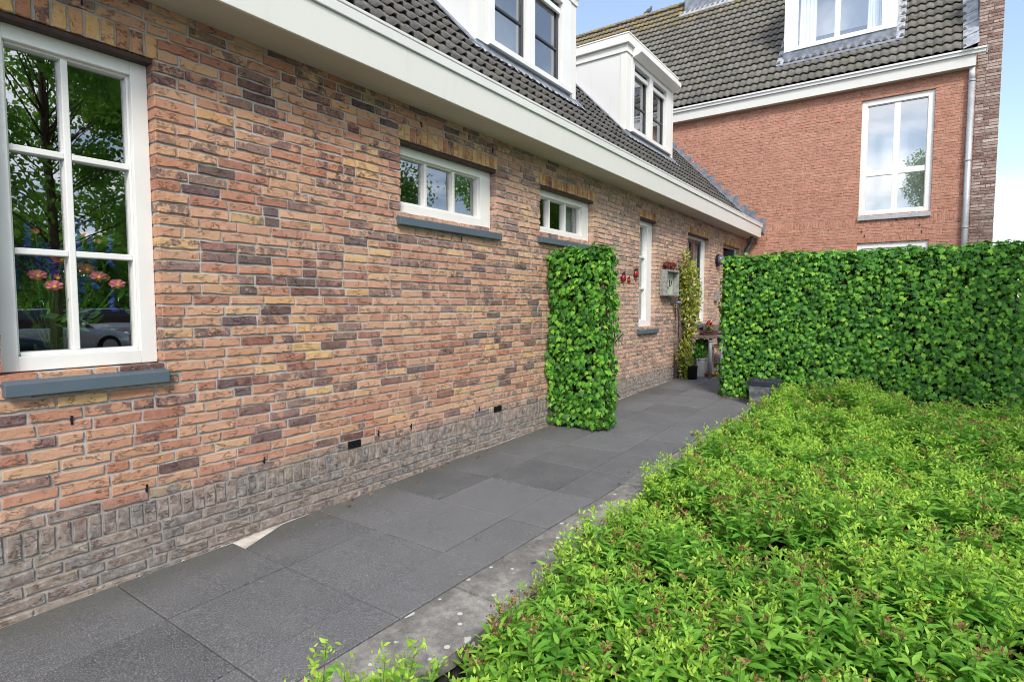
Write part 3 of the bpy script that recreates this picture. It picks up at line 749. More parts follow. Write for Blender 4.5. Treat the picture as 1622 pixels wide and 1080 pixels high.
# white boxed gutter
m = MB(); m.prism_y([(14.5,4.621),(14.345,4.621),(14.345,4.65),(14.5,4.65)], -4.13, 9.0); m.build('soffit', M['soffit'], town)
m = MB(); m.prism_y([(14.344,4.621),(14.335,4.621),(14.31,4.83),(14.344,4.83)], -4.135, 9.0); m.build('fascia', M['paint'], town, .003)
m = MB(); m.prism_y([(14.36,4.832),(14.268,4.832),(14.262,4.885),(14.235,4.89),(14.232,4.925),(14.25,4.925),(14.27,4.86),(14.36,4.86)], -4.28, 9.0); m.build('gutter', M['frame'], town, .002)
m = MB(); m.box(14.255,14.36,-4.30,-4.281,4.80,4.90); m.build('gutter_end', M['leadlite'], town)
m = MB()
m.tube([(14.44,-4.09,4.62),(14.44,-4.09,4.40)], .048, 12, 1); m.tube([(14.44,-4.095,4.40),(14.44,-4.095,-1.15)], .052, 14, 0)
for z in (4.37,2.85,1.55,.2): m.tube([(14.44,-4.095,z-.015),(14.44,-4.095,z+.015)], .060, 14, 0)
m.build('downpipe', [M['zinc'],M['steelgrey']], town, smooth=True)
# roof dormer
dx = 14.92; zb, zt2 = 5.93, 7.8; m = MB()
m.prism_z([(dx+.03,-2.815),(17.6,-2.815),(17.6,-.62),(dx+.03,-.62),(dx+.03,-.72),(17.5,-.72),(17.5,-2.715),(dx+.03,-2.715)], 5.6, zt2)
dm = m.build('dormer', M['panel'], town, .002)
m = MB(); m.box(dx, dx+.029, -.785, -.615, zb, zt2); m.box(dx, dx+.029, -2.82, -2.645, zb, zt2); split_build(m, 'corner_board', M['frame'], dm, .002)
m = MB(); m.box(dx-.012,dx+.1,-.893,-.7855,zb,zt2); m.box(dx-.012,dx+.1,-2.6445,-2.540,zb,zt2); m.box(dx-.012,dx+.1,-2.540,-.893,zb,zb+.095); m.box(dx-.009,dx+.1,-1.755,-1.652,zb+.095,7.5); m.box(dx-.012,dx+.1,-2.540,-.893,7.5,zt2)
m.build('window_frame', M['frame'], dm, .003)
m = MB()
for a, b in ((-1.652,-.893),(-2.540,-1.755)):
    m.add([(dx+.06,b,zb+.095),(dx+.06,a,zb+.095),(dx+.06,a,7.5),(dx+.06,b,7.5)], [(0,1,2,3)])
split_build(m, 'pane', M['glass2'], dm)
m = MB()
for a, b in ((-1.27,-.92),(-2.52,-2.27)):
    v = []; f = []; n = 24
    for i in range(n+1):
        y = a+(b-a)*i/n; d = .012*math.sin(i*1.3); v += [(dx+.12+d,y,zb+.05),(dx+.12+d,y+.02*math.sin(i),7.5)]
    for i in range(n): f.append((2*i,2*i+2,2*i+3,2*i+1))
    m.add(v, f)
split_build(m, 'curtain', M['voile'], dm, smooth=True)
m = MB(); m.box(dx+.7,dx+.75,-2.7,-.73,5.6,7.7); m.build('room_interior', M['blind'], dm)
m = MB(); m.box(dx-.06, 18.2, -2.9, -.52, zt2+.001, zt2+.2); m.build('dormer_roof', M['paint'], dm)
rz = lambda x: 4.97+s2*(x-14.3)
m = MB(); m.box(dx+.012, dx+.0295, -2.82, -.615, rz(dx)-.1, zb-.001)
m.prism_y([(dx-.13,rz(dx-.13)+.055),(dx-.13,rz(dx-.13)+.07),(dx+.011,rz(dx)+.085),(dx+.011,rz(dx)+.04)], -2.93, -.50)
m.build('lead_apron', M['lead'], dm)
m = MB()
for y0, y1 in ((-.619,-.47),(-2.96,-2.816)):
    for i in range(9):
        x0 = dx-.13+i*.3; x1 = x0+.32; z0 = rz(x0)+.085; z1 = rz(x1)+.07
        if i == 0: w0 = len(m.v)
        m.add([(x0,y0,z0),(x0,y1,z0),(x1,y1,z1),(x1,y0,z1)], [(0,1,2,3)])
for nm in (0,1):
    q = MB(); k = 9*4*nm; q.v = m.v[k:k+36]; q.f = [tuple(4*i+c for c in range(4)) for i in range(9)]; q.m = [0]*9
    q.build('lead_soaker', M['leadlite'], dm)
# ridge chimney clad in lead
m = MB(); m.box(17.75,18.55,.9,2.75,8.6,9.9); m.build('chimney', M['lead'], town, .01)
m = MB(); 
m.prism_y([(17.55,zr2-.69+.07),(17.55,zr2-.69+.10),(17.745,zr2-.40),(17.745,zr2-.5)], .8, 2.85); m.build('lead_flashing', M['leadlite'], town)

# ================================================================== GROUND, PATH, BED
def gz(x, y):
    base = -1.78 if x < .6 else (-1.78+.065*(x-.6) if x < 7.6 else -1.325)
    t = min(1,max(0,(-y-5.2)/2.5)); t = t*t*(3-2*t); return base*(1-t) + -1.55*t
xs = [-400,-150,-60,-25,-12,-6,-3]+[i*.5 for i in range(-4,18)]+[10,12,15,20,30,60,150,400]
ys = [-400,-150,-60,-30,-20,-14,-10,-8.5]+[-8+.4*i for i in range(0,21)]+[0,1,3,8,20,60,150,400]
m = MB(); nx = len(xs)
m.add([(x,y,gz(x,y) - .25*(1 if y > -1.9 else 0)) for y in ys for x in xs], [(j*nx+i,j*nx+i+1,(j+1)*nx+i+1,(j+1)*nx+i) for j in range(len(ys)-1) for i in range(nx-1)])
struct(m.build('ground', M['ground']))
def bed_z(x, y): return gz(x, y)+.03
m = MB(); bx_ = [.2+.2*i for i in range(41)]; by_ = [-1.84-.2*i for i in range(19)]
def soil_h(x,y): return bed_z(x,y)+.03*math.sin(x*7.1+y*3)*math.sin(y*8.3-x)
m.add([(x,y,soil_h(x,y)) for y in by_ for x in bx_], [(j*41+i+1,j*41+i,(j+1)*41+i,(j+1)*41+i+1) for j in range(18) for i in range(40)])
struct(m.build('soil', M['soil'], smooth=True))
# sand bedding under and beside the pavers
m = MB()
m.add([(HX0,-.30,path_z(HX0)-.030),(14.5,-.30,path_z(14.5)-.030),(14.5,.02,path_z(14.5)-.014),(HX0,.02,path_z(HX0)-.014)], [(0,1,2,3)])
struct(m.build('sand_strip', M['sand']))
m = MB()
m.add([(HX0,-1.6,path_z(HX0)-.034),(14.5,-1.6,path_z(14.5)-.034),(14.5,-.2,path_z(14.5)-.034),(HX0,-.2,path_z(HX0)-.034)], [(0,1,2,3)])
m.add([(8.0,-9,path_z(8)-.034),(14.5,-9,path_z(14.5)-.034),(14.5,-1.6,path_z(14.5)-.034),(8.0,-1.6,path_z(8)-.034)], [(0,1,2,3)])
struct(m.build('sand_bedding', M['jointsand']))
m = MB()
def slab(poly):
    jt = .0034; cx = sum(p[0] for p in poly)/len(poly); cy = sum(p[1] for p in poly)/len(poly); dz = random.uniform(-.0012,.0012); tx = random.uniform(-.002,.002); ty = random.uniform(-.002,.002)
    def sh(p, e): return (p[0]-e*np.sign(p[0]-cx), p[1]-e*np.sign(p[1]-cy))
    n = len(poly); a = [sh(p,jt) for p in poly]; b = [sh(p,jt+.004) for p in poly]
    z = lambda p: path_z(p[0])+dz+tx*(p[0]-cx)+ty*(p[1]-cy)
    v = [(p[0],p[1],z(p)-.04) for p in a]+[(p[0],p[1],z(p)-.003) for p in a]+[(p[0],p[1],z(p)) for p in b]
    f = [(i,(i+1)%n,n+(i+1)%n,n+i) for i in range(n)]+[(n+i,n+(i+1)%n,2*n+(i+1)%n,2*n+i) for i in range(n)]+[tuple(range(2*n,3*n))]
    m.add(v, f)
def yin(x): return -1.425-.032*x
gx = [1.150+.6125*k for k in range(-6,22)]
for a, b in zip(gx, gx[1:]):
    e0 = -.020-random.uniform(0,.012); e1 = -.020-random.uniform(0,.012)
    if 1.7 < a < 1.8: top = [(b,-.022),(a+.34,-.030),(a,-.17)]
    elif 1.1 < a < 1.2: top = [(b,-.035),(a,-.020)]
    else: top = [(b,e1),(a,e0)]
    slab([(a,-.585),(b,-.585)]+top); slab([(a,-1.192),(b,-1.192),(b,-.585),(a,-.585)])
    slab([(a,yin(a)),(b,yin(b)),(b,-1.192),(a,-1.192)])
gy = [-1.192-.6125*k for k in range(0,12)]
for a, b in zip(gx, gx[1:]):
    if a < 7.8: continue
    for c, d in zip(gy, gy[1:]):
        if c > -1.3: slab([(a,d),(b,d),(b,min(yin(b),-1.70)),(a,min(yin(a),-1.70))]) if d < -1.72 else None
        else: slab([(a,d),(b,d),(b,c),(a,c)])
struct(m.build('path', M['slab']))
# low retaining wall with coping slabs between path and bed
rw = thing('retaining_wall', 'low dark block edging wall topped by pale lichen-spotted coping slabs along the path', 'edging wall', (4,-1.75,-1.6))
m = MB()
def yout(x): return -1.785-.034*x
N = 24
for i in range(N):
    a = HX0+(7.75-HX0)*i/N; b = HX0+(7.75-HX0)*(i+1)/N-.008
    for r in range(3):
        o = .02*(r%2)
        v = [(a+o,yout(a)+.035,path_z(a)-.075-.09*(r+1)),(b,yout(b)+.035,path_z(b)-.075-.09*(r+1)),(b,yin(b)-.02,path_z(b)-.075-.09*(r+1)),(a+o,yin(a)-.02,path_z(a)-.075-.09*(r+1))]
        v += [(p[0],p[1],p[2]+.082) for p in v]
        m.add(v, [(0,3,2,1),(4,5,6,7),(0,1,5,4),(1,2,6,5),(2,3,7,6),(3,0,4,7)])
m.build('block_wall', M['plinthstone'], rw, .006)
cut = [-2.5,-1.7,-.75,.2,1.14,2.11,3.06,4.02,4.97,5.93,6.88,7.74]
for i, (a, b) in enumerate(zip(cut, cut[1:])):
    m = MB(); a += .003; b -= .003; up = [.0,.004,-.003,.005,.0,.010,.001,.006,-.002,.004,.0][i]; sh = [0,.004,-.004,.006,0,-.012,0,.004,-.003,.003,0][i]
    n = 10; v = []; f = []
    for k in range(n+1):
        x = a+(b-a)*k/n; j = random.uniform(-.005,.005); yi = yin(x)-.006+sh; yo = yout(x)+sh+j; zt_ = path_z(x)+up
        v += [(x,yi,zt_-.07),(x,yi,zt_-.004),(x,yi-.004,zt_),(x,yo+.005,zt_),(x,yo,zt_-.006),(x,yo+random.uniform(-.004,.004),zt_-.07)]
    for k in range(n):
        for c in range(5): p = k*6+c; f.append((p,p+6,p+7,p+1))
    f.append((0,1,2,3,4,5)); f.append(tuple(n*6+c for c in (5,4,3,2,1,0))); m.add(v, f)
    m.build('coping_slab', M['coping'], rw)

# ================================================================== IVY
ivy_m = leaf_material('ivy_leaf', [(0,(.026,.10,.02)),(.3,(.048,.18,.026)),(.55,(.085,.28,.032)),(.8,(.16,.42,.04)),(1,(.33,.60,.065))], .55, .30, None, None, .3, tcol=(.20,.55,.03))
ip = np.array([(0,.06,0),(-.20,-.06,-.03),(-.43,.06,-.08),(-.31,.26,-.03),(-.50,.52,-.12),(-.20,.60,-.02),(0,1.02,-.16),(.20,.60,-.02),(.50,.52,-.12),(.31,.26,-.03),(.43,.06,-.08),(.20,-.06,-.03),(0,.36,.05)], float)
ifc = [(i,(i+1)%12,12) for i in range(12)]
def ivy(parent, quads):
    """quads: (origin, ex, ey, normal, count, droop, out)"""
    V = []; Nn = 0
    for org, ex, ey, nr, cnt, out in quads:
        org, ex, ey, nr = map(lambda q: np.array(q,float), (org,ex,ey,nr))
        a = rng.random((cnt,1)); b = rng.random((cnt,1)); pos = org + a*ex + b*ey
        lump = .030*np.sin(a*np.linalg.norm(ex)*7.3+1.2)*np.sin(b*np.linalg.norm(ey)*6.1) + .025*np.sin(a*np.linalg.norm(ex)*17+b*9)
        dep = rng.random((cnt,1))**1.6
        pos = pos + nr*(out*(1-dep) - .05*dep + lump*.8) + rng.normal(0,.012,(cnt,3))
        n = unit(nr*1.0 + np.array([0,0,.45]) + rng.normal(0,.34,(cnt,3)))
        down = np.array([0,0,-1.]) + .35*nr + rng.normal(0,.5,(cnt,3))
        y = unit(down - (down*n).sum(1,keepdims=True)*n); x = np.cross(y, n)
        size = rng.uniform(.040,.074,cnt)*(1-.2*dep[:,0]); size[rng.random(cnt)<.08] *= 1.25
        V.append(scatter(ip, pos - y*size[:,None]*.4, x, y, n, size)); Nn += cnt
    V = np.concatenate(V); return bulk('foliage', V, tile_faces([ifc], Nn, 13), ivy_m, parent, smooth=False)
def ivy_screen(t, x0, x1, y0, y1, zb, zt_, dens):
    zc = (zb+.06, zt_-.08)
    q = []
    Ly, Lx, H = y1-y0, x1-x0, zt_-zb
    q.append(((x0+.03,y0+.02,zb+.03),(0,Ly-.04,0),(0,0,H-.05),(-1,0,0),int(dens*Ly*H),.075))
    q.append(((x0+.02,y0+.03,zb+.03),(Lx-.04,0,0),(0,0,H-.05),(0,-1,0),int(dens*Lx*H),.06))
    q.append(((x0+.02,y1-.03,zb+.03),(Lx-.04,0,0),(0,0,H-.05),(0,1,0),int(dens*.7*Lx*H),.05))
    q.append(((x1-.03,y0+.02,zb+.03),(0,Ly-.04,0),(0,0,H-.05),(1,0,0),int(dens*.45*Ly*H),.06))
    q.append(((x0+.01,y0+.01,zt_-.05),(Lx-.02,0,0),(0,Ly-.02,0),(0,0,1),int(dens*1.5*Lx*Ly),.06))
    q.append(((x0+.02,y0+.02,zt_-.07),(0,Ly-.04,0),(.05,0,.07),(-.7,0,.7),int(dens*.14*Ly),.05))
    ivy(t, q)
    m = MB(); m.box(x0+.09,x1-.09,y0+.09,y1-.09,zc[0],zc[1])  # solid dark box added inside the leaves to block light
    for k in range(int(60*Ly)):
        y = random.uniform(y0+.05,y1-.05); z = random.uniform(zb,zt_-.3); s = random.choice((-1,1)); x = x0+.075 if s<0 else x1-.075
        m.tube([(x,y,z),(x+s*.01,y+random.uniform(-.1,.1),z+.15),(x,y+random.uniform(-.2,.2),z+.32)], .005, 5)
    m.build('twigs_and_light_block', M['twig'], t)
    m = MB()
    for y in (y0+.12, y1-.10): m.box((x0+x1)/2-.05,(x0+x1)/2+.05,y-.05,y+.05,path_z(x0)-.05,zt_-.12)
    split_build(m, 'post', M['wood'], t, .004)
t = thing('ivy_column', 'narrow ivy-clad screen standing out from the brick wall below the second small window', 'ivy screen', (5.56,-.36,path_z(5.5)))
ivy_screen(t, 5.43, 5.70, -.71, .0, path_z(5.5)+.0, .60, 1450)
t = thing('ivy_hedge', 'wide clipped ivy hedge across the end of the path in front of the red house', 'ivy hedge', (8.45,-2.7,path_z(8.4)))
ivy_screen(t, 8.25, 8.62, -4.34, -1.13, path_z(8.3)-.02, .665, 1500)

# ================================================================== SPIREA BED
lp = np.array([(0,0,0),(0,.34,-.02),(-.165,.34,.035),(.165,.34,.035),(0,.70,-.085),(-.12,.70,-.05),(.12,.70,-.05),(0,1.0,-.20)], float)
lf4 = [(1,2,5,4),(3,1,4,6)]; lf3 = [(0,2,1),(0,1,3),(5,7,4),(4,7,6)]
sp_m = leaf_material('spirea_leaf', [(0,(.085,.26,.032)),(.4,(.135,.38,.045)),(.75,(.19,.48,.058)),(1,(.28,.57,.08))], .5, .36, 'young', (.50,.69,.09), .3, tcol=(.34,.62,.04))
sp_s = simple('spirea_stem', (.16,.13,.05), .8, .2, .3, 30)
sp_r = leaf_material('faded_flower_head', [(0,(.14,.045,.03)),(.5,(.26,.11,.06)),(1,(.40,.24,.10))], .8, .15, tcol=(.3,.1,.06))
def clump_stems():
    B = []; T = []; Hh = []; K = []
    x = .95
    pts = []
    for gx_ in np.arange(.55, 8.05, .34):
        for gy_ in np.arange(-1.98, -5.3, -.325):
            cx = gx_+rng.uniform(-.12,.12); cy = gy_+rng.uniform(-.12,.12)
            if cx < 1.42 and cy < -2.32: continue              # the lawn-side gap the photographer stands in
            if 1.38 < cx < 1.56 and cy > -2.1: continue       # bare foot of the wall
            if cy > yout(cx)-.06: cy = yout(cx)-.06
            if 1.45 < cx < 2.3 and cy > -2.12: cy = -2.12-rng.random()*.06
            if cx > 7.45 and cy < -3.0: continue
            if cx < .72: continue
            pts.append((cx,cy))
    for cx, cy in pts:
        far = cx > 4.5
        nst = (int(rng.integers(27,35)) + (14 if cx < 1.4 else 0)) if not far else int(rng.integers(22,28))
        hgt = (.44+.0*cx)*rng.uniform(.78,1.18) if cx < 4 else (.38)*rng.uniform(.78,1.2)
        hgt *= 1.03+.15*math.sin(cx*3.1+1.3*math.sin(cy*2.3))*math.sin(cy*3.7+cx)
        if cx > 6.4 and cy > -2.7: hgt = min(hgt, .30)
        if cx < 1.4: hgt = .80-.62*max(0,cx-.75)*rng.uniform(.95,1.1)
        kind = rng.random() if cx > 1.5 else .8               # 0..1: leafy / yellow tips / faded flower heads
        for _ in range(nst):
            a = rng.uniform(0,2*math.pi); r = .20*math.sqrt(rng.random())
            dx_, dy_ = r*math.cos(a), r*math.sin(a)
            bx0, by0 = cx+dx_*.45, cy+dy_*.45
            lean = np.array([dx_,dy_])*rng.uniform(1.2,2.3)*.5+rng.normal(0,.035,2)
            h = hgt*(1-(r/.20)**2*.42)*rng.uniform(.84,1.10)
            if rng.random() < .025: h *= 1.28
            b = np.array([bx0,by0,bed_z(bx0,by0)]); t_ = b+np.array([lean[0],lean[1],h])
            lim = yout(b[0])-(.05 if b[0]<1.42 else .13 if b[0]<2.2 else (.15 if b[0]<2.7 else .09))+.17*min(1,max(0,(b[0]-2.6)/1.6)) + (.12 if rng.random()<.2 else 0)
            if t_[1] > lim: t_[1] = lim-rng.random()*.05
            B.append(b); T.append(t_); Hh.append(h); K.append(kind)
    for x_, y_, z_, n_ in ((2.79,-1.98,-1.13,4),(2.47,-1.97,-1.16,5),(3.35,-2.02,-1.20,3),(4.2,-2.0,-1.14,4),(5.1,-2.02,-1.08,4)):
        for _ in range(n_):
            b = np.array([x_+rng.normal(0,.03),y_+rng.normal(0,.02),bed_z(x_,y_)]); B.append(b); T.append(np.array([x_+rng.normal(0,.035),y_+.05+rng.normal(0,.03),z_-.10*rng.random()])); Hh.append(.5); K.append(.8)
    return map(np.array, (B,T,Hh,K))
B, T, Hh, K = clump_stems()
NS = len(B); LN = 21
tt = np.linspace(.30,1.0,LN)[None,:]+rng.normal(0,.012,(NS,LN)); tt = np.clip(tt,.22,1.0)
ax = T-B; side = unit(np.stack([ax[:,1],-ax[:,0],np.zeros(NS)],1)+1e-4)
pos = B[:,None,:]+ax[:,None,:]*tt[:,:,None]
pos[:,:,:2] += (ax[:,None,:2]*.12)*(tt[:,:,None]**2-tt[:,:,None])*-1*0
az = rng.uniform(0,6.28,(NS,1))+np.arange(LN)[None,:]*2.39996+rng.normal(0,.25,(NS,LN))
el = np.where(tt>.9, rng.uniform(.45,1.2,(NS,LN)), rng.uniform(.0,.85,(NS,LN)))
yd = np.stack([np.cos(az)*np.cos(el),np.sin(az)*np.cos(el),np.sin(el)],2)
up_ = np.stack([-np.cos(az)*np.sin(el),-np.sin(az)*np.sin(el),np.cos(el)],2)+rng.normal(0,.18,(NS,LN,3))
xd = unit(np.cross(yd,up_)); zd = np.cross(xd,yd)
prof = np.interp(tt,[.2,.45,.75,.92,1.0],[.055,.086,.082,.052,.028])*rng.uniform(.75,1.2,(NS,LN))
young = np.clip((tt-.62)/.38,0,1)*(.25+.75*rng.random((NS,1)))*np.where(K[:,None]>.45,1.0,.5)
n = NS*LN
Vl = scatter(lp, pos.reshape(-1,3), xd.reshape(-1,3), yd.reshape(-1,3), zd.reshape(-1,3), prof.reshape(-1))
# lime-green budding tips
s2_ = np.where((rng.random(NS) < np.where(K>.5,.75,.12)))[0]; BH = 15
bp = (T[s2_][:,None,:]+rng.normal(0,1,(len(s2_),BH,3))*np.array([.020,.020,.014])).reshape(-1,3); nb = len(bp)
by2 = unit(rng.normal(0,1,(nb,3))+np.array([0,0,.8])); bz2 = unit(np.cross(by2, rng.normal(0,1,(nb,3)))); bx2 = np.cross(by2,bz2)
Vl = np.concatenate([Vl, scatter(lp*np.array([1.3,1,1]), bp, bx2, by2, bz2, rng.uniform(.014,.030,nb))]); young = np.concatenate([young.reshape(-1), np.full(nb,.95)]); n += nb
f4, f3 = tile_faces([lf4,lf3], n, 8)
att = np.repeat(young.reshape(-1), 8)
# stems
sv = []; r_ = .0022
tri = np.array([(1,0,0),(-.5,.87,0),(-.5,-.87,0)])*r_
Vs = np.concatenate([(B[:,None,:]+tri[None]),(T[:,None,:]+tri[None]*.5)],1).reshape(-1,3)
fs = tile_faces([[(0,1,4,3),(1,2,5,4),(2,0,3,5)]], NS, 6)[0]+len(Vl)
# faded flower heads
sel = np.where((rng.random(NS) < np.where(K<.45,.48,.06)))[0]; FH = 16
fp = T[sel][:,None,:]+rng.normal(0,1,(len(sel),FH,3))*np.array([.015,.015,.008]); fp = fp.reshape(-1,3); nf = len(fp)
fy = unit(rng.normal(0,1,(nf,3))+np.array([0,0,.6])); fz = unit(np.cross(fy, rng.normal(0,1,(nf,3)))); fx = np.cross(fy,fz)
qp = np.array([(-.5,0,0),(.5,0,0),(.35,1,.1),(-.35,1,.1)],float)
Vf = scatter(qp, fp, fx, fy, fz, rng.uniform(.006,.013,nf))
ff = tile_faces([[(0,1,2,3)]], nf, 4)[0]+len(Vl)+len(Vs)
allV = np.concatenate([Vl,Vs,Vf]); att = np.concatenate([att,np.zeros(len(Vs)+len(Vf))])
spirea = bulk('spirea_shrubs', allV, [f4,f3,fs,ff], [sp_m,sp_s,sp_r], None,
     [np.zeros(len(f4)),np.zeros(len(f3)),np.ones(len(fs)),np.full(len(ff),2)], {'young':att}, smooth=False)
tag(spirea, 'bright green low spirea shrubs with faded reddish flower heads filling the bed beside the path', 'shrubs', None, 'stuff')

# ================================================================== CLIMBER AND THINGS BY THE DOOR
vine_m = leaf_material('variegated_leaf', [(0,(.10,.19,.025)),(.35,(.22,.31,.04)),(.62,(.38,.40,.05)),(.82,(.52,.48,.08)),(.93,(.66,.60,.38)),(1,(.30,.13,.07))], .5, .3, tcol=(.5,.5,.06))
def leafy(name, parent, pts, rad, cnt, size, mat, zb=.0):
    pts = np.array(pts,float); rad = np.array(rad,float); w = rad**2*np.array(1.0); w = w/w.sum()
    idx = rng.choice(len(pts), cnt, p=w); d = unit(rng.normal(0,1,(cnt,3)))
    pos = pts[idx]+d*(rad[idx]*rng.random(cnt)**.45)[:,None]*np.array([1,.6,1])
    pos[:,1] = np.minimum(pos[:,1], -.02)
    y = unit(d*.7+rng.normal(0,.6,(cnt,3))+np.array([0,0,zb])); n = unit(rng.normal(0,.7,(cnt,3))+np.array([-.3,-.5,.7])); x = unit(np.cross(y,n)); n = np.cross(x,y)
    V = scatter(lp*np.array([1.5,1,1]), pos, x, y, n, rng.uniform(*size,cnt)); fa = tile_faces([lf4,lf3], cnt, 8)
    return bulk(name, V, fa, mat, parent)
gz9 = path_z(9.6)
t = thing('climbing_plant', 'yellow-green variegated climber growing up the brick wall beside the wooden wall box', 'climber', (9.75,-.12,gz9))
vp = []; vr = []
for z, x, r in ((.86,9.62,.10),(.62,9.72,.17),(.62,9.95,.13),(.45,9.75,.22),(.40,10.02,.18),(.25,9.75,.22),(.22,10.05,.20),(.05,9.80,.24),(.02,10.05,.18),(-.15,9.85,.22),(-.3,9.95,.18),(-.33,9.75,.15),(-.5,9.85,.13),(-.62,9.75,.12),(-.75,9.62,.16),(-.85,9.75,.18),(-.95,9.6,.19),(-1.0,9.85,.17),(-1.1,9.68,.14)):
    vp.append((x,-.16,z)); vr.append(r)
leafy('foliage', t, vp, [q*1.05 for q in vr], 3600, (.04,.08), vine_m)
m = MB()
for k in range(9):
    x = 9.55+.06*k; m.tube([(x,-.10,gz9),(x+random.uniform(-.1,.1),-.08,-.8),(x+random.uniform(-.1,.15),-.07,-.2),(x+random.uniform(-.1,.2),-.06,.5)], .006, 6)
m.build('stem', M['wood'], t)
m = MB()
for k in range(4): m.tube([(9.5+.22*k,-.03,gz9),(9.5+.22*k,-.03,.72)], .005, 6)
for k in range(7): m.tube([(9.45,-.035,-.9+.25*k),(10.2,-.035,-.9+.25*k)], .004, 6)
tag(m.build('trellis', M['black']), 'thin black wire trellis on the wall behind the climber', 'trellis')
t = thing('wall_box', 'open grey wooden wall box with black script lettering on its pale back', 'wall decoration', (9.13,-.06,.38))
m = MB(); x0, x1, z0, z1 = 8.83,9.40,.16,.58
m.box(x0,x0+.03,-.12,-.003,z0,z1); m.box(x1-.03,x1,-.12,-.003,z0,z1); m.box(x0+.03,x1-.03,-.12,-.003,z1-.03,z1); m.box(x0+.03,x1-.03,-.12,-.003,z0,z0+.03); m.build('box_frame', M['greywood'], t, .003)
m = MB(); m.box(x0+.031,x1-.031,-.02,-.004,z0+.031,z1-.031); m.build('back_panel', simple('pale_green_board',(.44,.49,.38),.6,.2), t)
pts = []
for k in range(60):                                            # looping handwriting "ell"
    u = k/59; a = u*6*math.pi; pts.append((9.06+.27*u+.032*math.sin(a), -.024, .34+.05*u+(.05+.02*math.sin(u*5))*(-math.cos(a))))
m = MB(); m.tube(pts, .005, 6); m.build('script_lettering', M['black'], t)
for x in (8.98, 9.22):
    m = MB()
    for k in range(26):
        a = random.uniform(0,6.28); b = random.uniform(0,1.5); m.blob((x+.06*math.cos(a)*math.cos(b),-.06+.05*math.sin(a)*math.cos(b),.645+.055*math.sin(b)), .022, 0, 6, 4, .3)
    m.blob((x,-.06,.63), .05, 0, 8, 5, .1)
    o = tag(m.build('dried_flower_ball', M['reddry']), 'dark red dried flower ball on top of the grey wall box, ' + ('nearer the narrow window' if x < 9.1 else 'nearer the climber'), 'dried flowers', 'dried flower balls on the wall box')
def ladybird(x, z, s, lab):
    t = thing('ladybird_ornament', lab, 'ornament', (x,-.02,z), 'red ladybird ornaments on the wall')
    m = MB(); m.blob((x,-.03*s,z), .085*s, 0, 14, 8, 0, (.85,.55,1)); m.build('body', M['redpaint'], t, smooth=True)
    m = MB(); m.blob((x,-.035*s,z+.085*s), .045*s, 0, 10, 6, 0, (1,.8,.8)); m.tube([(x-.01*s,-.05*s,z+.11*s),(x-.05*s,-.06*s,z+.17*s)], .005*s, 5); m.tube([(x+.01*s,-.05*s,z+.11*s),(x+.05*s,-.06*s,z+.17*s)], .005*s, 5)
    m.box(x-.004*s,x+.004*s,-.083*s,-.078*s,z-.07*s,z+.05*s)
    for k in (-1,1):
        for j in (-.04,0,.04): m.tube([(x+k*.05*s,-.02*s,z+j*s),(x+k*.10*s,-.01*s,z+j*s-.015*s)], .006*s, 5)
    m.build('head', M['black'], t, smooth=True)
ladybird(7.40,.385,.66,'large red metal ladybird on the brick wall nearest the ivy column')
ladybird(7.60,.36,.42,'smallest red ladybird, lower middle one of the three on the wall')
ladybird(7.83,.46,.70,'large red metal ladybird on the wall beside the narrow window')
t = thing('wall_lamp', 'round blue-grey bulkhead lamp on the brick wall just left of the ivy hedge top', 'wall lamp', (11.95,-.05,.93))
m = MB(); m.tube([(12.0,-.002,.93),(12.0,-.05,.93)], .12, 20); m.build('back_plate', M['black'], t, smooth=False)
m = MB(); m.blob((12.0,-.05,.93), .105, 0, 18, 10, 0, (1,1.1,1)); m.build('lamp_shade', M['lampglass'], t, smooth=True)
m = MB(); m.box(11.85,11.98,-.06,-.002,.10,.30); m.box(11.87,11.96,-.066,-.06,.12,.28)
tag(m.build('socket_box', M['greywood'], None, .006), 'small grey electrical box on the wall under the round lamp', 'socket')
m = MB(); m.lathe((9.42,-.10,.02), [(.004,0),(.05,.02),(.07,.05),(.06,.05),(.035,.03),(.003,.02)], 16); m.tube([(9.42,-.10,.02),(9.42,-.10,path_z(9.4))], .0032, 6)
tag(m.build('bird_feeder', M['blueglaze'], None, smooth=True), 'small blue-white glazed dish on a thin rod beside the climber', 'garden ornament')
# table with wreath and plants
TX, TY = 10.35, -.42; tz = path_z(TX)
t = thing('garden_table', 'small weathered grey table on steel legs beside the wall, partly behind the hedge', 'table', (TX,TY,tz))
m = MB(); m.box(9.80,10.62,-.58,-.09,-.555,-.52); m.build('tabletop', M['wood'], t, .004)
for x in (9.86,10.56):
    for y in (-.52,-.16):
        m = MB(); m.tube([(x,y,path_z(x)),(x,y,-.555)], [.034,.030], 12); m.lathe((x,y,-.62), [(.035,0),(.042,.01),(.042,.03),(.035,.04)], 12); m.build('leg', M['galvleg'], t, smooth=True)
t = thing('twig_wreath', 'dark twig wreath bowl lying on the garden table', 'wreath', (10.22,-.4,-.52))
m = MB()
for k in range(90):
    a = random.uniform(0,6.28); rr = random.uniform(.10,.19); z = -.50+random.uniform(-.012,.055)*(1-abs(rr-.145)*9)
    da = random.uniform(.25,.6); m.tube([(10.22+rr*math.cos(a+q*da),-.38+rr*math.sin(a+q*da)*.8,z+.006*q+.012) for q in (0,.5,1)], .010, 5)
m.build('twig_ring', M['wreath'], t)
t = thing('succulent', 'spiky green succulent sitting in the twig wreath on the table', 'plant', (10.22,-.38,-.45))
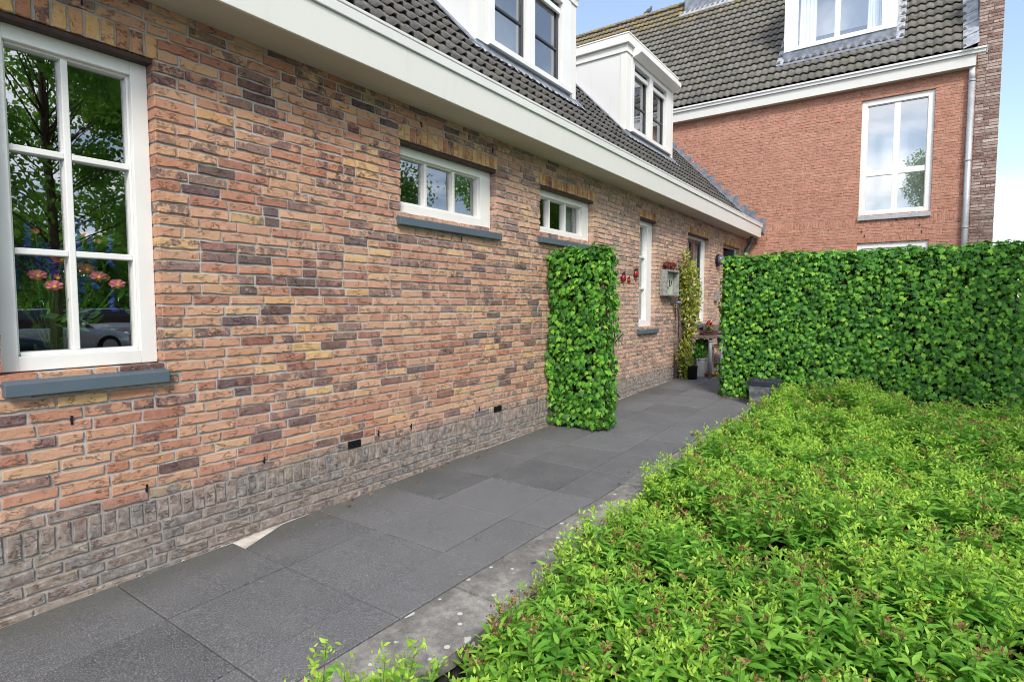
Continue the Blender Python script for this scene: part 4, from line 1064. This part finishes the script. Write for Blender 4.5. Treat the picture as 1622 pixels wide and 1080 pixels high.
V = []; cnt = 46; az_ = rng.uniform(0,6.28,cnt); el_ = rng.uniform(.35,1.3,cnt); y = np.stack([np.cos(az_)*np.cos(el_),np.sin(az_)*np.cos(el_),np.sin(el_)],1); xx_ = unit(np.cross(y,np.array([0,0,1.]))); nn = np.cross(xx_,y)
suc = leaf_material('succulent_leaf', [(0,(.06,.2,.04)),(1,(.16,.36,.07))], .4, .15)
bulk('rosette', scatter(lp*np.array([1.1,1,1]), np.tile([10.22,-.38,-.47],(cnt,1)), xx_, y, nn, rng.uniform(.08,.15,cnt)), tile_faces([lf4,lf3],cnt,8), suc, t)
t = thing('red_flower_pot', 'white pot of red flowers behind the twig wreath on the table', 'potted flowers', (10.52,-.30,-.52))
m = MB(); m.lathe((10.52,-.30,-.519), [(.045,0),(.065,.11),(.07,.115),(.06,.12)], 16); m.build('pot', M['voile'], t, smooth=True)
m = MB()
for k in range(14): m.blob((10.52+random.uniform(-.05,.05),-.3+random.uniform(-.05,.05),-.33+random.uniform(-.06,.06)), .022, 0, 6, 4, .3)
m.build('flower', M['redpaint'], t)
m = MB(); m.lathe((9.98,-.30,path_z(9.98)+.0), [(.105,0),(.15,.30),(.16,.305),(.16,.33),(.14,.33),(.13,.30)], 4); 
t = thing('tapered_pot', 'pale grey square tapered pot with bushy green plant under the table', 'plant pot', (9.98,-.3,path_z(9.98)))
m.build('pot', M['greypot'], t, .004)
gp = leaf_material('pot_plant_leaf', [(0,(.03,.13,.02)),(.6,(.07,.24,.03)),(1,(.14,.36,.04))], .45, .25)
leafy('foliage', t, [(9.98,-.32,-.75),(9.98,-.3,-.9),(10.06,-.3,-.82),(9.9,-.3,-.86)], [.15,.14,.12,.1], 420, (.05,.085), gp, 1.0)
m = MB(); m.lathe((9.62,-.30,path_z(9.62)), [(.07,0),(.085,.22),(.09,.225),(.08,.23)], 18)
tag(m.build('black_pot', M['black'], None, smooth=True), 'slim black pot at the foot of the climber', 'plant pot')
m = MB(); m.lathe((10.12,-.43,path_z(10.12)), [(.12,0),(.16,.05),(.165,.065),(.145,.065),(.11,.015)], 24)
tag(m.build('terracotta_dish', M['terracotta'], None, smooth=True), 'shallow terracotta dish on the paving before the table leg', 'dish')
t = thing('tree_stump', 'rough upright log with bark standing under the garden table', 'log', (10.42,-.30,path_z(10.4)))
m = MB(); pr = [(.14,0),(.13,.1),(.122,.3),(.125,.5),(.12,.62)]
v0 = len(m.v); m.lathe((10.30,-.27,path_z(10.3)), pr, 22)
m.v = [(10.30+(x-10.30)*(1+.10*math.sin(7*math.atan2(y+.27,x-10.3))),-.27+(y+.27)*(1+.10*math.sin(5*math.atan2(y+.27,x-10.3))),z) for x,y,z in m.v]
m.build('log', M['bark'], t, smooth=True)
t = thing('wooden_bench', 'dark weathered wooden bench behind the garden table, mostly hidden by the hedge', 'bench', (11.4,-.35,path_z(11.4)))
m = MB(); 
for k in range(3): m.box(10.95,12.1,-.62+.16*k,-.62+.16*k+.14,-.80,-.76)
m.build('seat', M['wood'], t, .004)
for x in (11.0,12.0):
    for y in (-.57,-.22):
        m = MB(); m.box(x-.03,x+.03,y-.03,y+.03,path_z(x),-.801); m.build('leg', M['wood'], t, .004)
m = MB(); m.box(10.95,12.1,-.10,-.06,-.50,-.38); m.box(10.97,11.03,-.13,-.101,-.76,-.36); m.box(12.02,12.08,-.13,-.101,-.76,-.36); m.build('backrest', M['wood'], t, .004)
t = thing('wall_planter', 'blue-grey pot with green plant on the bench at the hedge edge', 'plant pot', (11.2,-.4,-.76))
m = MB(); m.lathe((11.15,-.40,-.759), [(.10,0),(.15,.24),(.16,.245),(.14,.25)], 18); m.build('pot', M['sill'], t, smooth=True)
leafy('foliage', t, [(11.15,-.4,-.40),(11.1,-.42,-.33)], [.14,.10], 160, (.05,.09), gp, .8)
m = MB(); m.box(12.5,14.0,-1.0,-.45,path_z(13),1.02); m.box(12.46,14.04,-1.05,-.42,1.021,1.06)
# ================================================================== PLANTER AT HEDGE
PX, PY = 7.90, -1.80; pz = path_z(PX)
t = thing('zinc_planter', 'square galvanised planter with black rim at the left foot of the ivy hedge', 'planter', (PX,PY,pz))
m = MB(); a = .175; b = .155; h = .30
m.add([(PX-b,PY-b,pz),(PX+b,PY-b,pz),(PX+b,PY+b,pz),(PX-b,PY+b,pz),(PX-a,PY-a,pz+h),(PX+a,PY-a,pz+h),(PX+a,PY+a,pz+h),(PX-a,PY+a,pz+h)], [(0,3,2,1),(0,1,5,4),(1,2,6,5),(2,3,7,6),(3,0,4,7),(4,5,6,7)])
m.build('body', M['galv'], t, .006)
m = MB(); r = .188
m.box(PX-r,PX+r,PY-r,PY-r+.03,pz+h-.035,pz+h+.02); m.box(PX-r,PX+r,PY+r-.03,PY+r,pz+h-.035,pz+h+.02); m.box(PX-r,PX-r+.03,PY-r+.03,PY+r-.03,pz+h-.035,pz+h+.02); m.box(PX+r-.03,PX+r,PY-r+.03,PY+r-.03,pz+h-.035,pz+h+.02)
m.build('rim', M['dark'], t, .005)
m = MB(); 
for k in range(160): m.blob((PX+random.uniform(-.15,.15),PY+random.uniform(-.15,.15),pz+h+random.uniform(0,.02)), random.uniform(.010,.018), 0, 6, 4, .2)
m.build('slate_chips', simple('slate_chip',(.035,.037,.055),.6,.3,.5,40), t)

dl_m = leaf_material('dead_leaf', [(0,(.10,.04,.02)),(.5,(.22,.09,.04)),(1,(.34,.19,.08))], .8, .1, tcol=(.3,.15,.05))
cnt = 150; px_ = np.concatenate([rng.uniform(8.02,8.26,110), rng.uniform(2.0,8.0,40)]); py_ = np.concatenate([rng.uniform(-1.75,-1.15,110), -1.5+rng.normal(0,.04,40)])
py_[110:] = np.where(rng.random(40)<.5, -.06-rng.random(40)*.12, py_[110:])
pp = np.stack([px_,py_,path_z(px_)+.007+rng.random(cnt)*.012],1); n_ = unit(rng.normal(0,.25,(cnt,3))+np.array([0,0,1.])); y = unit(np.cross(n_, rng.normal(0,1,(cnt,3)))); xx_ = np.cross(y,n_)
tag(bulk('fallen_leaves', scatter(lp*np.array([1.6,1,.6]), pp, xx_, y, n_, rng.uniform(.018,.045,cnt)), tile_faces([lf4,lf3],cnt,8), dl_m), 'brown fallen leaves scattered on the paving at the foot of the ivy hedge', 'leaf litter', None, 'stuff')
# ================================================================== BIRD, VASE
t = thing('pigeon', 'small grey pigeon perched on the ridge of the red house', 'bird', (xr,4.05,zr2+.09))
m = MB(); bx0, by0, bz0 = xr-.02, 4.05, zr2+.165
m.blob((bx0,by0,bz0), .062, 0, 14, 9, 0, (.85,1.5,1.0)); m.blob((bx0,by0-.075,bz0+.085), .034, 0, 12, 8, 0, (.9,1.05,1.0))
m.tube([(bx0,by0-.05,bz0+.015),(bx0,by0-.065,bz0+.055),(bx0,by0-.075,bz0+.085)], [.045,.033,.028], 10); m.tube([(bx0,by0+.07,bz0-.01),(bx0,by0+.18,bz0-.04)], [.034,.015], 8)
m.tube([(bx0,by0-.105,bz0+.083),(bx0,by0-.13,bz0+.077)], [.010,.003], 6)
for k in (-1,1): m.tube([(bx0+k*.022,by0,bz0-.045),(bx0+k*.022,by0-.01,bz0-.09)], .008, 6)
m.build('body', M['pigeon'], t, smooth=True)
t = thing('flower_bouquet', 'bouquet of pink and blue flowers in a vase behind the large left window', 'flowers', (1.05,.42,-.3))
m = MB(); m.lathe((1.08,.45,-.62), [(.05,0),(.07,.1),(.06,.26),(.045,.32),(.05,.34)], 18); m.build('vase', M['greypot'], t, smooth=True)
def rc(c): return simple('petal_%d'%int(c[0]*1000), c, .6, .2, .25, 40)
pk, bl, gr = rc((.60,.17,.20)), rc((.045,.075,.36)), rc((.12,.25,.05)); ye = rc((.75,.42,.05))
m = MB(); fl = []
for k in range(34):
    a = random.uniform(0,6.28); r = random.uniform(.05,.30); z = random.uniform(.02,.38); p = (1.08+r*math.cos(a)*.95,.27+r*math.sin(a)*.30,z); fl.append(p)
    m.tube([(1.08,.45,-.35),(1.08+(p[0]-1.08)*.5,.45+(p[1]-.45)*.4,-.1+z*.3),p], .0035, 5)
fl = [(.940,.175,.145),(1.005,.178,.095),(1.036,.172,.232),(1.142,.175,.186),(1.284,.178,.111),(1.195,.172,.150)]+fl
for p in fl[:6]: m.tube([(1.08,.45,-.35),((1.08+p[0])/2,.40,-.12),p], .004, 5)
m.build('stem', gr, t)
for k, p in enumerate(fl):
    m = MB()
    if k < 6 or k % 3 == 0:
        s_ = .042 if k < 6 else .022
        ring = []
        for q in range(24):
            a = q*6.283/24; r_ = s_*(.82+.2*abs(math.sin(a*3.5))); ring.append((p[0]+r_*math.cos(a), p[1]-.006*math.sin(a*7), p[2]+r_*math.sin(a)*.62+.008))
        m.add([(p[0],p[1]-.014,p[2])]+ring, [(0,1+q,1+(q+1)%24) for q in range(24)])
        o = m.build('pink_flower', pk, t)
        m = MB(); m.blob((p[0],p[1]-.016,p[2]), .009, 0, 8, 5); m.build('flower_centre', ye, o)
    else:
        c = [(p[0]+.012*math.sin(q*2.1),p[1]+.012*math.cos(q*1.7),p[2]-.06+q*.011) for q in range(17)]
        m.tube(c, [.004+.013*abs(math.sin(q*2.3))*(1-q/20) for q in range(17)], 8); m.build('blue_flower', bl, t)
V = []; cnt = 150; b0 = np.array([1.08,.30,0.0])
for q in range(cnt):
    ps = b0+rng.normal(0,1,3)*np.array([.13,.05,.12]); V.append(ps)
ps = np.array(V); y = unit(ps-np.array([1.08,.45,-.4])+rng.normal(0,.25,(cnt,3))); nn = unit(rng.normal(0,1,(cnt,3))); xx_ = unit(np.cross(y,nn)); nn = np.cross(xx_,y)
o = bulk('foliage', scatter(lp*np.array([.9,1,1]), ps, xx_, y, nn, rng.uniform(.05,.10,cnt)), tile_faces([lf4,lf3],cnt,8), gp, t)

# ================================================================== WHAT THE WINDOWS REFLECT: street trees, parked cars, far hedge; tree at right edge
tl = leaf_material('tree_leaf', [(0,(.12,.29,.04)),(.5,(.18,.40,.06)),(1,(.28,.52,.08))], .45, .55, tcol=(.25,.5,.04))
def make_tree(name, label, loc, h, cr, cz, nleaf, seed, cat='tree', group=None, ls=(.10,.19)):
    r = np.random.default_rng(seed); x, y, z = loc
    t = thing(name, label, cat, loc, group); m = MB()
    m.tube([(x,y,z-.1),(x+.05,y,z+h*.25),(x-.03,y+.04,z+h*.55),(x,y,z+h*.9)], [.11,.09,.06,.02], 10)
    cl = []
    for k in range(60):
        a = r.uniform(0,6.28); zz = z+cz+r.uniform(-.85,.95)*(h-cz)*.95; q = math.sqrt(max(.06,1-((zz-z-cz)/((h-cz)*1.0))**2)); rr = cr*q*r.uniform(.45,.98)
        p = (x+rr*math.cos(a), y+rr*math.sin(a), zz); cl.append((p, r.uniform(.28,.55)*cr*.55))
        b = (x, y, z+min(h*.8,max(h*.22,(zz-z)*.72))); m.tube([b,((b[0]+p[0])/2,(b[1]+p[1])/2,(b[2]+p[2])/2+.12),p], [.016,.010,.004], 5)
    m.build('trunk', M['bark'], t, smooth=True)
    P = np.array([c[0] for c in cl]); Q = np.array([c[1] for c in cl]); i = r.integers(0,len(cl),nleaf)
    d = unit(r.normal(0,1,(nleaf,3))); pos = P[i]+d*(Q[i]*r.random(nleaf)**.5)[:,None]
    yv = unit(d*.5+r.normal(0,.7,(nleaf,3))+np.array([0,0,-.3])); nv = unit(r.normal(0,.6,(nleaf,3))+np.array([0,0,.8])); xv = unit(np.cross(yv,nv)); nv = np.cross(xv,yv)
    bulk('crown', scatter(lp*np.array([1.9,1,1]), pos, xv, yv, nv, r.uniform(*ls,nleaf)), tile_faces([lf4,lf3],nleaf,8), tl, t)
    return t
gr_t = 'street trees across the parking'
t0 = make_tree('street_tree', 'leafy street tree reflected in the large left window, slim trunk before parked cars', (3.75,-9.6,-1.55), 8.9, 2.9, 5.1, 44000, 3, group=gr_t, ls=(.075,.13))
for lab, loc in (('leafy tree across the street reflected in the left pane of the first small window',(10.0,-9.8,-1.55)),('leafy tree across the street reflected in the right pane of the first small window',(19.5,-10.2,-1.55)),('leafy tree across the street reflected in the second small window',(23.2,-10.6,-1.55)),('tree behind the photographer reflected in the tall window of the red house',(-14.5,-6.3,-1.6))):
    o = copy_tree(t0, loc); o['label'] = lab
    if loc[0] < -10: o.scale = (1.45,1.45,1.45)
o = make_tree('garden_tree', 'tree whose leafy twigs reach into the sky at the right edge of the photo', (21.5,-7.75,-1.3), 6.2, 1.75, 3.3, 9000, 9)
fh = [(-14,-27),(-7,-26),(0,-27.5),(6.5,-26),(13,-27),(19.5,-26),(26,-27.5),(33,-26)]
h0 = make_tree('hedge_tree', 'dense dark tree in the row beyond the parked cars', (*fh[0],-1.55), 5.2, 4.4, 2.2, 9000, 21, group='far trees beyond the parked cars', ls=(.3,.5))
for k, p in enumerate(fh[1:]): o = copy_tree(h0, (*p,-1.55))
def make_car(label, x, y, rot, paint, group):
    t = thing('parked_car', label, 'car', (0,0,0), group); L = 4.3
    st_ = [(-2.15,.30,.62,.62),(-2.05,.22,.82,.74),(-1.6,.20,.93,.80),(-.8,.20,.95,.83),(.3,.20,.93,.83),(1.0,.20,.88,.82),(1.55,.20,.80,.79),(1.98,.22,.66,.72),(2.15,.30,.50,.60)]
    def loft(stns, fn):
        m = MB(); v = []; f = []; rings = [fn(*q) for q in stns]; n = len(rings[0])
        for r in rings: v += r
        for k in range(len(rings)-1):
            for i in range(n): j = (i+1)%n; f.append((k*n+i,k*n+j,(k+1)*n+j,(k+1)*n+i))
        f.append(tuple(range(n-1,-1,-1))); f.append(tuple((len(rings)-1)*n+i for i in range(n))); m.add(v,f); return m
    def sec(xx, zl, zh, w): 
        zm = (zl+zh)/2; return [(xx,-w*.9,zl),(xx,w*.9,zl),(xx,w,zl+.1),(xx,w*1.02,zm),(xx,w*.98,zh-.08),(xx,w*.88,zh),(xx,-w*.88,zh),(xx,-w*.98,zh-.08),(xx,-w*1.02,zm),(xx,-w,zl+.1)]
    b = loft(st_, sec).build('body', M[paint], t, smooth=True)
    def cab(xx, zl, zh, w): return [(xx,-w,zl),(xx,w,zl),(xx,w*.98,(zl+zh)/2),(xx,w*.80,zh),(xx,-w*.80,zh),(xx,-w*.98,(zl+zh)/2)]
    loft([(-1.95,.86,.88,.70),(-1.55,.88,1.22,.74),(-1.0,.90,1.42,.77),(-.2,.90,1.45,.77),(.35,.90,1.38,.76),(1.05,.86,.90,.72)], cab).build('window', M['carglass'], t)
    loft([(-1.5,1.22,1.25,.60),(-1.0,1.415,1.445,.63),(-.2,1.445,1.475,.63),(.33,1.375,1.405,.62)], lambda xx,zl,zh,w: [(xx,-w,zl),(xx,w,zl),(xx,w*.96,zh),(xx,-w*.96,zh)]).build('roof_panel', M[paint], t)
    m = MB()
    for sx in (-.15,.98): 
        for s in (-1,1): m.tube([(sx if sx<0 else .98,s*.74,.88),((sx if sx<0 else .35),s*.62,1.40)], .03, 6)
    split_build(m, 'pillar', M[paint], t)
    for wx in (-1.32,1.36):
        for s in (-1,1):
            m = MB(); m.tube([(wx,s*.68,.31),(wx,s*.87,.31)], .31, 22); w = m.build('wheel', M['tyre'], t)
            m = MB(); m.tube([(wx,s*.85,.31),(wx,s*.878,.31)], .20, 18); m.build('rim', M['rim'], w)
    for s in (-1,1):
        m = MB(); m.blob((2.0,s*.56,.63), .10, 0, 10, 6, 0, (1,1.5,.75)); m.build('headlight', M['headlamp'], t, smooth=True)
        m = MB(); m.blob((.62,s*.92,.97), .09, 0, 10, 6, 0, (.6,1.1,.8)); m.build('wing_mirror', M[paint], t, smooth=True)
    t.location = (x,y,-1.55); t.rotation_euler = (0,0,rot); return t
gc = 'cars parked across the street'
make_car('silver hatchback parked across the street, reflected at the bottom of the large left window', 5.65,-17.3,R(172)+math.pi,'paintsilver',gc)
make_car('dark blue car parked left of the silver one, reflected in the large left window', 2.75,-13.7,R(-6),'paintblue',gc)
make_car('grey car in the second parked row, reflected above the dark blue car', 4.0,-21.5,R(8),'paintgrey',gc)
make_car('silver car in the second parked row, reflected above the silver hatchback', 9.0,-21.5,R(-6),'paintsilver',gc)

# ================================================================== LIGHT, SKY, OUTPUT
sd = Vector((-.60,-.52,.72)).normalized()          # towards the sun
el_s = math.asin(sd.z); az_s = math.atan2(sd.x, sd.y)
w = bpy.data.worlds.new('World'); S.world = w; w.use_nodes = True; nt = w.node_tree; nt.nodes.clear(); g = G(nt)
out = nt.nodes.new('ShaderNodeOutputWorld'); bg = nt.nodes.new('ShaderNodeBackground'); nt.links.new(bg.outputs[0], out.inputs[0])
sky = g.n('TexSky', sky_type='NISHITA'); sky.sun_disc = False; sky.sun_elevation = el_s; sky.sun_rotation = az_s; sky.dust_density = 1.2; sky.air_density = 1.0; sky.ozone_density = 1.4
tc = g.n('TexCoord').outputs['Generated']; dz = sep(g, tc)[2]
proj = g.n('VectorMath', operation='DIVIDE'); g.set(proj,0,tc)
cmb = g.n('CombineXYZ'); zz_ = g.math('MAXIMUM', g.math('ADD', dz, .12), .05); [g.set(cmb,k,zz_) for k in (0,1,2)]; g.set(proj,1,cmb.outputs[0])
cn = g.noise(proj.outputs[0], 1.15, 6, .6, .3)
cov = g.step(cn, .40, .62)
dir_w = g.math('ADD', sep(g,tc)[0], 0)             # clouds lie towards the south-west, blue gap in the east
gap = g.step(g.math('ADD', g.math('MULTIPLY', sep(g,tc)[0], .8), g.math('MULTIPLY', dz, .5)), .92, .45)
cov = g.math('MAXIMUM', g.math('MULTIPLY', cov, gap), g.step(dz, .22, -.02))
cov = g.math('MAXIMUM', g.math('MULTIPLY', cov, .9), .06)
bgc = g.mix(cov, sky.outputs[0], (9.6,9.8,10.4))
nt.links.new(bgc, bg.inputs[0]); bg.inputs[1].default_value = .11
sun = bpy.data.lights.new('sun','SUN'); sun.energy = 1.5; sun.angle = R(14); sun.color = (1,.95,.88)
so = bpy.data.objects.new('sun', sun); COL.objects.link(so); so.rotation_euler = (-sd).to_track_quat('-Z','Y').to_euler()
S.view_settings.view_transform = 'Standard'; S.view_settings.look = 'None'; S.view_settings.exposure = 1.22; S.view_settings.gamma = 1
S.render.engine = 'CYCLES'; S.cycles.use_denoising = True; S.cycles.denoiser = 'OPENIMAGEDENOISE'; S.cycles.denoising_input_passes = 'RGB_ALBEDO_NORMAL'; S.cycles.denoising_prefilter = 'ACCURATE'; S.cycles.filter_width = 1.0; S.cycles.max_bounces = 8; S.cycles.transparent_max_bounces = 12; S.cycles.diffuse_bounces = 4
